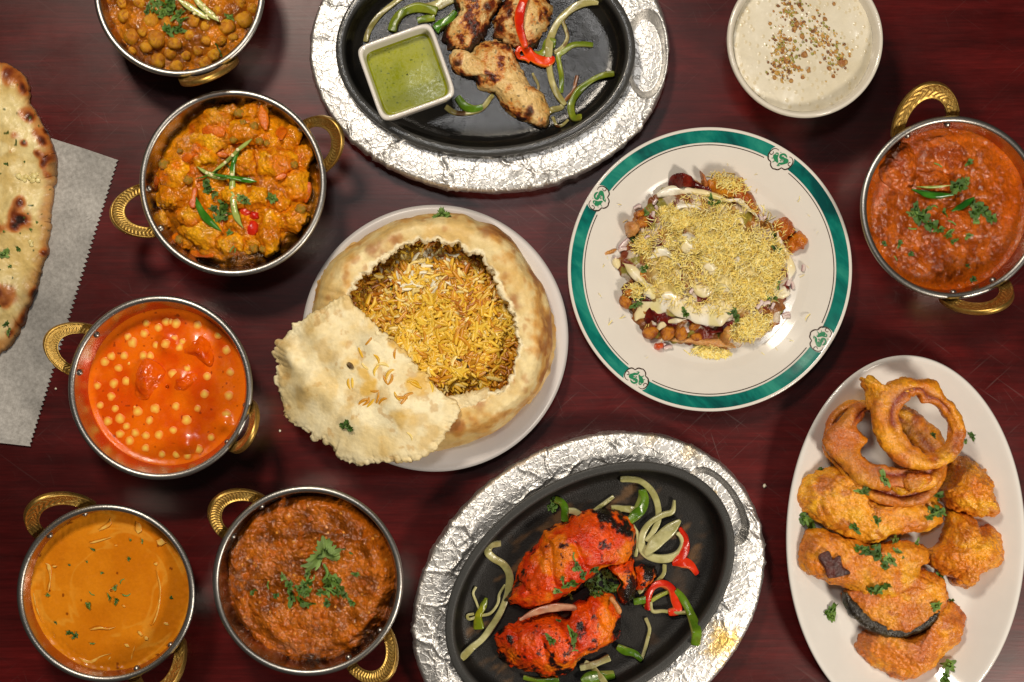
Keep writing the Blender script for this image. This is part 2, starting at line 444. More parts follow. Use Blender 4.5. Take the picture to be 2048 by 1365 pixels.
def disc_field(c, R, hf, colf, nr=120, nt=360, zc=None):
    """food surface in a bowl: polar sheet of radius R about c with height hf(P)"""
    th = np.linspace(0, 2 * math.pi, nt, endpoint=False)
    u = np.linspace(0.004, 1, nr) ** 0.75
    V = np.stack([c[0] + R * u[:, None] * np.cos(th), c[1] + R * u[:, None] * np.sin(th), np.full((nr, nt), c[2])], -1).reshape(-1, 3)
    U = np.repeat(u, nt)
    dz = hf(V, U); V[:, 2] += dz
    j = np.arange(nt)
    F = gfaces(nr, nt); cap = np.stack([np.full(nt, len(V)), j, (j + 1) % nt], 1)
    V = np.vstack([V, V[:nt].mean(0)]); U = np.append(U, 0); dz = np.append(dz, dz[0])
    # skirt so the food is a body, not a sheet
    sk = V[(nr - 1) * nt: nr * nt].copy(); sk[:, 2] = c[2] - 0.012; sk[:, :2] = c[:2] + (sk[:, :2] - c[:2]) * 0.86
    n0 = len(V); V = np.vstack([V, sk]); U = np.concatenate([U, np.full(nt, 1.0)]); dz = np.concatenate([dz, np.zeros(nt)])
    a = (nr - 1) * nt + j; b = (nr - 1) * nt + (j + 1) % nt
    SK = np.stack([a, n0 + j, n0 + (j + 1) % nt, b], 1)
    return V, [np.vstack([F, SK]), cap], colf(V, U, dz)

def ball(c, r, nlat=12, nlon=18, disp=None, seed=0, flat=1.0):
    la = np.linspace(-math.pi / 2 + 0.08, math.pi / 2 - 0.08, nlat); lo = np.linspace(0, 2 * math.pi, nlon, endpoint=False)
    D = np.stack([np.cos(la)[:, None] * np.cos(lo), np.cos(la)[:, None] * np.sin(lo), np.sin(la)[:, None] * np.ones(nlon)], -1).reshape(-1, 3)
    D = np.vstack([D, [[0, 0, -1], [0, 0, 1]]])
    rr = np.full(len(D), r)
    if disp is not None: rr = rr * (1 + disp(D))
    V = D * rr[:, None]; V[:, 2] *= flat
    V = V + np.asarray(c)
    F = gfaces(nlat, nlon); j = np.arange(nlon); j2 = (j + 1) % nlon; n = nlat * nlon
    T = np.vstack([np.stack([np.full(nlon, n), j2, j], 1), np.stack([np.full(nlon, n + 1), (nlat - 1) * nlon + j, (nlat - 1) * nlon + j2], 1)])
    return V, [F, T]

def merge(parts):
    """join (V, Fs, C) pieces into one"""
    Vs, Qs, Ts, Cs, b = [], [], [], [], 0
    for V, Fs, C in parts:
        Vs.append(V); Cs.append(C)
        for f in Fs: (Qs if f.shape[1] == 4 else Ts).append(f + b)
        b += len(V)
    Fs = ([np.vstack(Qs)] if Qs else []) + ([np.vstack(Ts)] if Ts else [])
    return np.vstack(Vs), Fs, (np.vstack(Cs) if Cs[0] is not None else None)

def place(o, loc, nrm=(0, 0, 1), rot=0.0, scale=1.0, sink=0.0):
    q = Vector(nrm).to_track_quat('Z', 'Y') @ Quaternion((0, 0, 1), rot)
    o.rotation_mode = 'QUATERNION'; o.rotation_quaternion = q
    o.location = Vector(loc) - Vector(nrm) * sink
    o.scale = (scale,) * 3 if np.isscalar(scale) else scale
    return o
def inst(name, me, loc, nrm=(0, 0, 1), rot=0.0, scale=1.0, sink=0.0):
    o = bpy.data.objects.new(name, me); col.objects.link(o)
    return place(o, loc, nrm, rot, scale, sink)

# -------------------------------------------------- coriander: whole leaves and chopped bits (unit size 1, scaled when placed)
GREENS = [lin(84, 122, 34), lin(104, 140, 50), lin(66, 104, 28), lin(118, 152, 66)]
def leaf_mesh(kind, seed):
    r = np.random.default_rng(seed)
    if kind == 'whole':
        n = 150; t = np.linspace(-2.5, 2.5, n)
        lobes = 0.42 + 0.36 * np.cos(t * 1.9) ** 2 + 0.12 * np.abs(np.cos(t * 8 + seed)) + 0.07 * np.cos(t * 24)
        out = np.stack([np.sin(t) * lobes, np.cos(t) * lobes * 0.95, np.zeros(n)], 1)
    else:
        n = 40; t = np.linspace(0, 2 * math.pi, n, endpoint=False)
        k = r.uniform(0, 6.28, 4); asp = r.uniform(0.45, 0.8)
        rad = 0.45 + 0.10 * np.cos(2 * t + k[0]) + 0.10 * np.cos(3 * t + k[1]) + 0.09 * np.cos(6 * t + k[2]) + 0.05 * np.cos(9 * t + k[3])
        out = np.stack([np.cos(t) * rad, np.sin(t) * rad * asp, np.zeros(n)], 1)
    us = (0.35, 0.7, 1.0)
    V = np.vstack([[[0, -0.05, 0]]] + [out * u for u in us])
    fold = r.uniform(0.2, 0.5)
    V[:, 2] = fold * np.abs(V[:, 0] + 0.2 * V[:, 1]) * r.choice([-0.5, 0.7]) + 0.10 * np.sin(V[:, 0] * 7 + seed) * np.cos(V[:, 1] * 6)
    V[:, 2] -= V[:, 2].min()
    Vb = V.copy(); Vb[:, 2] -= 0.03
    closed = kind != 'whole'
    F = gfaces(3, n, wrap_k=closed, base=1); j = np.arange(n if closed else n - 1)
    T = np.stack([np.zeros(len(j), int), 1 + j, 1 + (j + 1) % n], 1)
    g0 = lin(136, 168, 84) if (kind == 'whole' and seed == 0) else GREENS[seed % 4]; g = np.tile(g0, (len(V), 1))
    g *= (0.8 + 0.35 * noise(V, 5, seed))[:, None]
    if kind == 'whole':
        vein = np.abs(np.sin(np.arctan2(V[:, 0], V[:, 1] + 0.1) * 4)) < 0.18
        g[vein] = mix(g[vein], lin(150, 175, 100), np.full(vein.sum(), 0.5))
    nb = len(V)
    return mesh_data('coriander_leaf', np.vstack([V, Vb]), [np.vstack([F, F[:, ::-1] + nb]), np.vstack([T, T[:, ::-1] + nb])], M['leaf'], np.vstack([g, g * 0.9]))
BITS = [leaf_mesh('bit', s) for s in range(8)]
WHOLE = [leaf_mesh('whole', s) for s in range(3)]
def stem_mesh(seed):
    V, Fs, _ = strip([(1024 - 30, 682 + seed), (1024, 682 - 3 * seed), (1024 + 30, 682 + 2 * seed)], 9, 0.0030, n=14, k=6, seed=seed)
    V = V / 0.023
    g = np.tile(lin(105, 145, 60), (len(V), 1)); g *= (1 + 0.2 * noise(V, 4, seed))[:, None]
    return mesh_data('coriander_sprig', V, Fs, M['leaf'], g)
STEMS = [stem_mesh(s) for s in (1, 2, 3)]
def where(px, py, dish):
    """clock position in a round dish"""
    cx, cy, R = dish; r = math.hypot(px - cx, py - cy) / R
    h = int(round(math.degrees(math.atan2(px - cx, cy - py)) / 30)) % 12 or 12
    hours = 'twelve one two three four five six seven eight nine ten eleven'.split()
    return 'at the very centre' if r < 0.13 else "at %s o'clock %s" % (hours[h % 12], 'near the middle' if r < 0.38 else 'halfway out' if r < 0.66 else 'near the rim')
def greens(pts, objs, label, group, dish=None):
    """scatter of chopped coriander: (px, py, size px) each dropped on what lies under it"""
    out = []
    for q in pts:
        loc, n = hit(q[0], q[1], *objs)
        n = (n + Vector((0, 0, 1.2)) + Vector(rng.normal(0, 0.3, 3))).normalized()
        s = m(q[2] if len(q) > 2 else 16, loc.z)
        kind = q[3] if len(q) > 3 else 'bit'
        if kind == 'stem': o = inst('coriander_sprig', random.choice(STEMS), loc, n, rng.uniform(0, 6.28), s, 0.0002)
        elif kind == 'whole': o = inst('coriander_leaf', WHOLE[q[5] if len(q) > 5 else 1], loc, n, q[4] if len(q) > 4 else rng.uniform(0, 6.28), s, -0.0006)
        else: o = inst('coriander_leaf', BITS[int(rng.integers(8))], loc, n, rng.uniform(0, 6.28), s * 1.15, -0.0004)
        nm = 'stem' if kind == 'stem' else 'leaf'
        lb = label + (', ' + where(q[0], q[1], dish) if dish else '')
        if kind == 'stem': lb = lb.replace('leaf', 'stem')
        tag(o, lb, 'coriander ' + nm, group + (' stems' if kind == 'stem' else ''))
        out.append(o)
    return out

# ------------------------------------------------------------------ table
def build_table():
    o = bpy.data.meshes.new('table')
    x, y = 0.95, 0.70
    V = np.array([[-x, -y, 0], [x, -y, 0], [x, y, 0], [-x, y, 0], [-x, -y, -.03], [x, -y, -.03], [x, y, -.03], [-x, y, -.03]], float)
    F = np.array([[0, 1, 2, 3], [7, 6, 5, 4], [4, 5, 1, 0], [5, 6, 2, 1], [6, 7, 3, 2], [7, 4, 0, 3]])
    t = make('table', V, F, M['wood'], smooth=False)
    tag(t, 'dark red stained wooden table with worn scratched top under all the dishes', 'table')
    return t
table = build_table()

# ------------------------------------------------------------------ karahi bowls
ZR = 0.052
def wall_r(z, R): return R * (0.60 + 0.40 * max(0.0, (z - 0.004) / (ZR - 0.004)) ** 0.55) - 0.0016
def karahi_handle(root, c, R, dx, dy, tilt, seed, hs=1.0):
    er = np.array([dx, -dy, 0.0]); er /= np.linalg.norm(er); et = np.array([-er[1], er[0], 0]); up = np.array([0, 0, 1.0])
    a = math.radians(tilt); d = math.cos(a) * er + math.sin(a) * up; nn = -math.sin(a) * er + math.cos(a) * up
    base = c + er * (R - 0.0042) + up * (ZR - 0.0125)
    n, k = 150, 15
    ph = np.linspace(-0.35, math.pi + 0.35, n); s = np.linspace(0, 1, k)
    wo, lo, wi, li = 0.0205 * hs, 0.0330 * hs, 0.0132 * hs, 0.0225 * hs
    X = (wi + (wo - wi) * s[None]) * np.cos(ph)[:, None]
    # keep the foot ends reaching the wall
    Lr = (li + (lo - li) * s[None]) * np.where(np.sin(ph) > 0, np.sin(ph), 0.30 * np.sin(ph))[:, None]
    rel = np.zeros((n, k))
    band = (s > 0.2) & (s < 0.92)
    chev = np.sin(ph[:, None] * 58 + np.abs(s[None] - 0.55) * 13)
    if hs > 1.1:
        Q = np.stack([(X * 1.0).ravel(), Lr.ravel(), np.zeros(n * k)], 1); vein = np.sin(ph[:, None] * 30 * np.sign(s[None] - 0.55) + s[None] * 22 + 2.5 * noise(Q, 160, seed).reshape(n, k))
        rel[:, band] = 0.00034 * vein[:, band]
    else: rel[:, band] = 0.00036 * chev[:, band]
    rel += 0.0006 * ((s > 0.92) | (s < 0.12))[None] - 0.0003
    T = 0.0018
    top = base + X[..., None] * et + Lr[..., None] * d + (T + rel)[..., None] * nn
    bot = base + X[..., None] * et + Lr[..., None] * d - T * nn
    V = np.concatenate([top, bot[:, ::-1]], 1).reshape(-1, 3)
    F = gfaces(n, 2 * k)
    caps = np.array([[j, j + 1, 2 * k - 2 - j, 2 * k - 1 - j] for j in range(k - 1)])
    h = make('handle', V, [np.vstack([F, caps[:, ::-1], caps + (n - 1) * 2 * k])], M['brass'], root)
    for sg in (-1, 1):
        p = c + er * 0; ang = 0.0165 * sg / R
        rr = wall_r(ZR - 0.0095, R)
        p = c + up * (ZR - 0.0095) + rr * (er * math.cos(ang) + et * math.sin(ang))
        V, Fs = ball(p, 0.0026, 8, 12)
        make('rivet', V, Fs, M['rim'], h)
def karahi(cx, cy, Rpx, handles, label, hs=1.0, sauce=(150, 84, 40), zf=0.032):
    top = at(cx, cy, ZR); R = m(Rpx, ZR); c = np.array([top[0], top[1], 0.0])
    root = empty('karahi_bowl', c); tag(root, label, 'karahi bowl', 'steel karahi bowls with brass handles')
    zs = np.linspace(0.004, ZR - 0.0012, 22)
    inner = [(max(1e-4, R * 0.60 * q - 0.0016 * q), 0.004) for q in (0.02, 0.4, 0.8)] + [(wall_r(z, R), z) for z in zs]
    outer = [(wall_r(z, R) + 0.0016, z - 0.0006) for z in zs[::-1]] + [(R * 0.55, 0.0012), (1e-4, 0.0012)]
    V, F = lathe(c, inner + outer, 200)
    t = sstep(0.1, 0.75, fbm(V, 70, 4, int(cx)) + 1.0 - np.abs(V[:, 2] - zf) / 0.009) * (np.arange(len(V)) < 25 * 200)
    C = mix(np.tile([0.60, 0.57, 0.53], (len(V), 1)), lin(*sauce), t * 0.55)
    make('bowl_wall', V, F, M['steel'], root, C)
    b = 0.0021; rr = R - b
    V, F = lathe(c, [(rr + b * math.cos(t) * 1.15, ZR - b + 0.0005 + b * math.sin(t)) for t in np.linspace(0, 2 * math.pi, 17)[::-1]], 200)
    make('rim', V, F, M['rim'], root)
    for k, (dx, dy, tl) in enumerate(handles): karahi_handle(root, c, R, dx, dy, tl, k, hs)
    return root, c, R
def surface(name, kc, KR, z, hf, colf, mat, label, cat, nr=120, nt=380, drop=0.0):
    c = np.array([kc[0], kc[1], z])
    V, Fs, C = disc_field(c, wall_r(z, KR) + 0.0012 - drop, hf, colf, nr, nt)
    o = make(name, V, Fs, mat, None, C); tag(o, label, cat); return o

GRP_C = 'chopped coriander on the '
# ---- butter chicken
def butter_chicken():
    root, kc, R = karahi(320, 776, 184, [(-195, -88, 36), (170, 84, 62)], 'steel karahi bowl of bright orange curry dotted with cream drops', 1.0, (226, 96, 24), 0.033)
    lumps = [K(0, 560, 3.102)(q)[0] for q in ((905, 615, 95), (1220, 430, 85), (1130, 640, 80), (1165, 1030, 60), (1040, 410, 50), (1400, 900, 50))]
    z = 0.030
    def hf(V, U):
        h = 0.0006 * fbm(V, 30, 3, 3) + 0.0014 * sstep(0.90, 1.0, U)
        for (px, py, r) in lumps:
            p = at(px, py, z); d = np.hypot(V[:, 0] - p[0], V[:, 1] - p[1]) / m(r / 3.1, z)
            h = h + 0.0038 * np.exp(-d ** 2 * 1.1)
        return h
    def cf(V, U, d):
        n = fbm(V, 45, 4, 9)
        c = mix(lin(216, 76, 2), lin(236, 108, 6), 0.5 + 1.3 * n)
        c = mix(c, lin(248, 118, 14), sstep(0.86, 0.98, U) * 0.8)
        sp = noise(V, 360, 5); c = mix(c, lin(140, 48, 8), sstep(0.80, 0.88, sp) * 0.8)
        return c
    s = surface('curry', kc, R, z, hf, cf, M['smooth_curry'], 'smooth bright orange butter curry dotted with pale cream drops', 'curry')
    k = K(0, 560, 3.102)
    outs = [[(850, 560), (890, 505), (945, 505), (1000, 550), (1010, 590), (960, 690), (900, 750), (840, 720), (825, 640)],
            [(1140, 420), (1200, 360), (1260, 345), (1310, 420), (1320, 500), (1290, 530), (1200, 480), (1140, 460)],
            [(1070, 610), (1150, 580), (1220, 590), (1210, 640), (1150, 700), (1080, 690), (1065, 650)]]
    lab = ['largest sauce coated chicken piece in the centre of the bright orange curry', 'sauce coated chicken piece poking up near the upper right of the orange curry',
           'glossy sauce coated chicken piece at the right of the largest in the orange curry']
    ob = [s]
    for i, ol in enumerate(outs):
        V, Fs, C = pillow(k(*ol), z + 0.001, (0.0075, 0.0066, 0.0054)[i], 1.7, 1.0, 34, 110, lambda P, U: 0.0011 * fbm(P, 130, 4, 30 + i) + 0.0012 * noise(P, 60, i),
                          lambda V, U, d: mix(mix(lin(202, 62, 3), lin(228, 92, 5), 0.5 + fbm(V, 110, 4, 4)), lin(226, 92, 4), sstep(0.55, 0.95, U)))
        o = make('chicken_piece', V, Fs, M['smooth_curry'], None, C); tag(o, lab[i], 'chicken'); ob.append(o)
    pts = [(907, 270), (985, 297), (1030, 262, 62), (1090, 270), (1225, 284), (1355, 343), (1405, 437), (1428, 573), (1420, 720), (1405, 832, 66), (1310, 978), (1228, 1050), (1165, 1092), (1095, 1085), (1005, 1083), (905, 1045, 66),
           (905, 968), (985, 963), (838, 950), (805, 1000), (745, 957), (785, 910), (745, 862), (670, 878), (713, 800), (622, 778), (605, 657), (706, 643), (690, 725), (736, 549), (650, 507), (690, 475, 56), (772, 472), (793, 352),
           (823, 391), (896, 335), (968, 405), (1028, 397), (1084, 362), (1135, 385), (1115, 420), (890, 472), (932, 472), (785, 628), (1160, 552), (1072, 584), (1286, 599), (1268, 709), (1226, 799), (1092, 786), (962, 800),
           (852, 815), (927, 872), (1157, 872), (1075, 933), (800, 520, 26), (835, 790, 26), (1060, 262, 40)]
    for i, q in enumerate(pts):
        px, py = k(q)[0][:2]; r = (q[2] if len(q) > 2 else 58) / 3.102 / 2 * rng.uniform(0.74, 1.12)
        loc, n = hit(px, py, *ob)
        t = np.linspace(0, 2 * math.pi, 11, endpoint=False)
        ol = [(px + r * math.cos(a) * (1 + 0.06 * rng.normal()), py + r * math.sin(a) * (1 + 0.06 * rng.normal())) for a in t]
        V, Fs, C = pillow(ol, loc.z + 0.0002, 0.00025, 2, 0.6, 12, 36, None, lambda V, U, d: mix(lin(247, 212, 92), lin(236, 104, 8), sstep(0.45, 1.0, U) * 0.9 + 0.25 * noise(V, 400, 3)), zref=loc.z)
        make('cream_drop', V, Fs, M['cream'], s, C)
butter_chicken()

# ---- creamy lentil curry, lower left
def lentil_curry():
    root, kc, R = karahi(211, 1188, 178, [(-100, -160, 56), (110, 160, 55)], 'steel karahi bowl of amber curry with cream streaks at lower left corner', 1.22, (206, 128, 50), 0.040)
    z = 0.0375
    def hf(V, U): return 0.0005 * fbm(V, 40, 4, 3) + 0.0010 * sstep(0.92, 1.0, U) + 0.00035 * fbm(V, 260, 2, 8) * sstep(0.75, 0.95, U)
    def cf(V, U, d):
        n = fbm(V, 40, 5, 19); c = mix(lin(202, 114, 12), lin(218, 130, 20), 0.5 + n)
        c = mix(c, lin(226, 138, 22), sstep(0.9, 1.0, U + 0.05 * n) * 0.7)
        sp = noise(V, 300, 5); c = mix(c, lin(120, 50, 8), sstep(0.76, 0.84, sp) * 0.8)
        an = np.arctan2(V[:, 1] - kc[1], V[:, 0] - kc[0])
        sw = np.abs(fbm(np.stack([U * 0.07, an * 0.012, V[:, 2] * 0], 1), 60, 3, 44))
        c = mix(c, lin(232, 168, 60), sstep(0.14, 0.02, sw) * 0.34 * sstep(0.35, 0.6, U))
        return c
    s = surface('curry', kc, R, z, hf, cf, M['smooth_curry'], 'smooth amber curry with thin cream streaks and few coriander specks', 'curry')
    k = K(0, 940, 3.212)
    streaks = [((710, 310, 12), (700, 350, 20), (635, 390, 24)), ((875, 335, 34), (890, 370, 62), (885, 410, 34)), ((1005, 455, 24), (1035, 465, 46), (1068, 470, 18)), ((575, 472, 24), (640, 455, 9), (715, 433, 14)),
               ((738, 485, 9), (750, 488, 14), (756, 490, 8)), ((290, 600, 26), (312, 622, 34), (322, 700, 9), (310, 785, 14)), ((215, 790, 22), (230, 870, 24), (252, 930, 12), (275, 985, 6)),
               ((578, 1028, 20), (640, 1015, 18), (690, 1022, 12), (740, 1012, 6)), ((505, 1205, 16), (560, 1238, 26), (600, 1228, 18), (650, 1198, 10), (715, 1180, 8)), ((866, 1130, 12), (850, 1180, 26), (842, 1222, 18)),
               ((930, 1070, 16), (942, 1085, 30), (952, 1098, 14)), ((1048, 985, 18), (1066, 990, 32), (1082, 996, 14)), ((885, 1035, 24), (900, 1050, 18), (915, 1065, 20)), ((965, 1000, 10), (985, 985, 22), (1015, 900, 9), (1030, 760, 9), (1008, 650, 14)),
               ((1060, 670, 5), (1085, 710, 10), (1100, 758, 6)), ((880, 485, 5), (940, 512, 9), (990, 520, 5)), ((785, 872, 14), (796, 876, 22), (806, 880, 10)), ((800, 1120, 10), (820, 1132, 26), (832, 1140, 10)), ((985, 605, 10), (1002, 605, 26), (1014, 606, 8)),
               ((640, 600, 6), (700, 606, 12), (760, 600, 6)), ((335, 622, 10), (352, 620, 16), (368, 618, 8)), ((250, 760, 5), (300, 640, 5), (420, 500, 12), (510, 560, 4)), ((490, 1236, 14), (500, 1238, 20), (512, 1240, 10)), ((690, 1225, 8), (700, 1215, 14), (712, 1200, 6))]
    for q in streaks:
        if max(w for _, _, w in q) < 13: continue
        pts = [(x, y, w / 3.212 * 0.7) for x, y, w in k(*q)]
        V, Fs, C = strip(pts, 5, 0.0004, z + 0.0003, n=40, k=8, wob=0.45, seed=int(q[0][0]), colf=lambda V, s_, p_: mix(lin(230, 186, 92), lin(218, 134, 26), np.clip(0.35 + 0.9 * noise(V, 420, 3), 0, 1) + 0.9 * np.abs(np.cos(p_)) ** 3), tip=0.15, taper=0.2)
        make('cream_streak', V, Fs, M['cream'], s, C)
    f = 1 / 3.212
    greens([(x, y, w * f, *r) for x, y, w, *r in k((657, 660, 24), (740, 757, 40), (785, 715, 44, 'stem'), (575, 870, 52), (590, 795, 44, 'stem'), (705, 820, 40), (750, 840, 40), (815, 800, 60, 'stem'), (448, 1045, 42), (485, 1065, 42),
            (308, 805, 30), (595, 1115, 26), (600, 510, 26), (915, 457, 26), (830, 570, 26), (358, 980, 20), (1100, 820, 22), (560, 590, 18), (447, 610, 16), (840, 450, 20))], [s],
           'wilted coriander leaf bit in the amber curry', GRP_C + 'amber curry', (211, 1188, 178))
lentil_curry()

# ---- smoky aubergine mash
def aubergine_mash():
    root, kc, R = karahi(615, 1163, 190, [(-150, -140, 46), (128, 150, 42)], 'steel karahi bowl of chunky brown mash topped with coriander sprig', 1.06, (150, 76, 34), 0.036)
    z = 0.0345
    def hf(V, U):
        an = np.arctan2(V[:, 1] - kc[1], V[:, 0] - kc[0])
        h = 0.008 * (1 - sstep(0.80, 1.02, U + 0.10 * fbm(V, 40, 3, 77)))
        sw = np.sin(U * 17 + 1.3 * an + 3.0 * fbm(V, 35, 2, 5)); h = h + 0.0011 * sw * sstep(0.1, 0.4, U)
        F1, F2, cid, _ = voro(V, 210, 3); h = h + 0.0030 * (0.6 - F1) * sstep(0.25, 0.9, cid)
        F1, F2, cid2, _ = voro(V, 480, 9); h = h + 0.0011 * (0.6 - F1) * sstep(0.3, 0.7, cid2)
        return h + 0.0022 * fbm(V, 70, 3, 4) + 0.0006 * fbm(V, 300, 2, 6) - 0.002 * sstep(0.93, 1, U)
    def cf(V, U, d):
        n = fbm(V, 80, 5, 12); F1, F2, cid, _ = voro(V, 210, 3)
        c = mix(lin(120, 60, 8), lin(190, 104, 24), 0.5 + 1.1 * n)
        c = mix(c, lin(180, 86, 10), sstep(0.75, 0.95, cid) * 0.6)
        c = mix(c, lin(206, 120, 50), sstep(0.55, 0.8, noise(V, 420, 8)) * 0.5)
        c = mix(c, lin(184, 92, 14), sstep(0.75, 0.95, U) * 0.55)
        F1, F2, cid3, _ = voro(V, 300, 21); c = mix(c, lin(225, 150, 60), ((cid3 > 0.965) & (F1 < 0.28)) * 0.8)
        return c
    s = surface('aubergine_mash', kc, R, z, hf, cf, M['chunky'], 'chunky brown roasted aubergine mash with swirled oily surface', 'curry', 170, 520)
    k = K(400, 940, 3.2114); f = 1 / 3.2114
    greens([(x, y, w * f, *r) for x, y, w, *r in k((700, 655, 84), (680, 740, 84), (590, 810, 100), (660, 850, 100), (712, 862, 66), (820, 750, 90), (862, 700, 96), (905, 760, 84), (870, 785, 80), (815, 860, 56), (775, 785, 60), (840, 720, 70), (885, 725, 60),
            (535, 690, 56), (572, 742, 62), (440, 740, 60, 'stem'), (345, 785, 54), (490, 810, 40), (970, 850, 54), (995, 672, 46), (690, 790, 66), (640, 780, 60), (925, 800, 50), (720, 700, 60, 'stem'), (655, 745, 90, 'stem'), (860, 780, 80, 'stem'))], [s],
           'chopped coriander leaf on the chunky brown mash', GRP_C + 'brown mash', (615, 1163, 190))
    a = greens([(*k((800, 545))[0], 56, 'whole', -0.55, 0)], [s], 'large pale green whole coriander leaf on top of the chunky brown mash', 'whole leaf')[0]
    del a['group']
    b = greens([(*k((800, 660))[0], 40, 'stem')], [s], 'longest pale coriander stem below the whole leaf on the brown mash', 'x')[0]; del b['group']
aubergine_mash()

# ---- red curry at the right
def red_curry():
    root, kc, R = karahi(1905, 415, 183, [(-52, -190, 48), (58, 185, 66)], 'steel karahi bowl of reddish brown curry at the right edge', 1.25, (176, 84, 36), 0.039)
    z = 0.035; k = K(1400, 0, 2.1328)
    def hf(V, U):
        h = 0.0008 * fbm(V, 45, 4, 3) + 0.0012 * sstep(0.9, 1.0, U)
        rough = sstep(0.95, 0.70, U + 0.12 * fbm(V, 25, 2, 8))
        F1, F2, cid, _ = voro(V, 230, 3)
        return h + rough * (0.0019 * fbm(V, 90, 3, 6) + 0.0013 * (0.5 - F1) * sstep(0.2, 0.6, cid)) + 0.002 * rough
    def cf(V, U, d):
        n = fbm(V, 60, 5, 12); rough = sstep(0.95, 0.68, U + 0.16 * fbm(V, 25, 2, 8))
        c = mix(lin(206, 98, 8), lin(186, 78, 5), 0.5 + n)
        c2 = mix(lin(126, 52, 6), lin(180, 88, 20), 0.5 + fbm(V, 120, 4, 31)); c = mix(c, c2, rough * 0.9)
        return mix(c, lin(212, 100, 18), sstep(0.55, 0.8, noise(V, 300, 8)) * 0.35)
    s = surface('curry', kc, R, z, hf, cf, M['chunky'], 'thick reddish brown curry with orange oily margin at the right edge', 'curry', 150, 460)
    lumps = [[(770, 740), (800, 660), (870, 610), (920, 650), (925, 740), (880, 815), (810, 800)], [(985, 600), (1060, 590), (1130, 630), (1140, 700), (1060, 740), (990, 700)],
             [(1010, 920), (1080, 880), (1150, 900), (1160, 980), (1090, 1000), (1030, 975)], [(930, 740), (1010, 730), (1080, 770), (1060, 830), (960, 820)]]
    lab = ['meat lump under reddish brown sauce at upper left of its bowl', 'meat lump under reddish brown sauce nearest the top rim', 'meat lump under reddish brown sauce between the coriander heaps', 'meat lump under reddish brown sauce beside the green chilli slice']
    ob = [s]
    for i, ol in enumerate(lumps):
        V, Fs, C = pillow(k(*ol), z + 0.001, (0.008, 0.005, 0.007, 0.006)[i], 2.0, 0.9, 34, 110, lambda P, U: 0.0015 * fbm(P, 110, 4, 30 + i) + 0.0006 * fbm(P, 400, 2, 3),
                          lambda V, U, d: mix(lin(150, 62, 10), lin(192, 92, 20), 0.5 + fbm(V, 120, 4, 4)))
        o = make('meat_piece', V, Fs, M['chunky'], None, C); tag(o, lab[i], 'meat'); ob.append(o)
    f = 1 / 2.1328
    for path, w, lb in ((((905, 808), (940, 818), (1000, 832), (1085, 832)), 30, 'long green chilli slice beside the coriander on the reddish brown curry'), (((1075, 902), (1120, 880), (1172, 842)), 30, 'shorter green chilli slice right of the coriander on the reddish brown curry'),
                        (((925, 797), (1000, 798), (1075, 790)), 12, 'pale cut chilli edge along the top of the long chilli slice')):
        pth = k(*path); loc, _ = hit(*pth[1][:2], *ob)
        cc = (lambda V, s_, p_: mix(lin(52, 112, 26), lin(24, 78, 18), 0.5 + noise(V, 120, 3))) if w > 20 else (lambda V, s_, p_: mix(lin(190, 186, 110), lin(120, 150, 60), 0.5 + noise(V, 300, 3)))
        V, Fs, C = strip(pth, w * f, 0.0042, loc.z + 0.0012, n=40, k=12, colf=cc, e=0.9, taper=0.3, tip=0.2)
        o = make('chilli_slice', V, Fs, M['chilli'], None, C); tag(o, lb, 'chilli'); ob.append(o)
    greens([(x, y, w * f, *r) for x, y, w, *r in k((940, 930, 66), (905, 915, 46), (980, 962, 60), (1060, 1000, 54), (1140, 1008, 40), (1190, 890, 64), (1238, 930, 54), (1110, 800, 60), (1130, 775, 46), (1090, 790, 60), (920, 890, 50), (960, 905, 50), (1165, 910, 50), (1215, 915, 50), (1085, 815, 40),
            (1015, 705, 40, 'stem'), (1145, 697, 36), (785, 1040, 24), (850, 1040, 30), (900, 1085, 24), (830, 1100, 34, 'stem'), (1140, 1133, 22), (1165, 1192, 28), (1075, 950, 40, 'stem'), (1000, 885, 40, 'stem'), (1040, 910, 36), (1020, 985, 40), (905, 975, 40, 'stem'), (1080, 1030, 30), (1160, 870, 50), (1175, 940, 40))], ob,
           'chopped coriander leaf on the reddish brown curry', GRP_C + 'red curry', (1905, 415, 183))
red_curry()

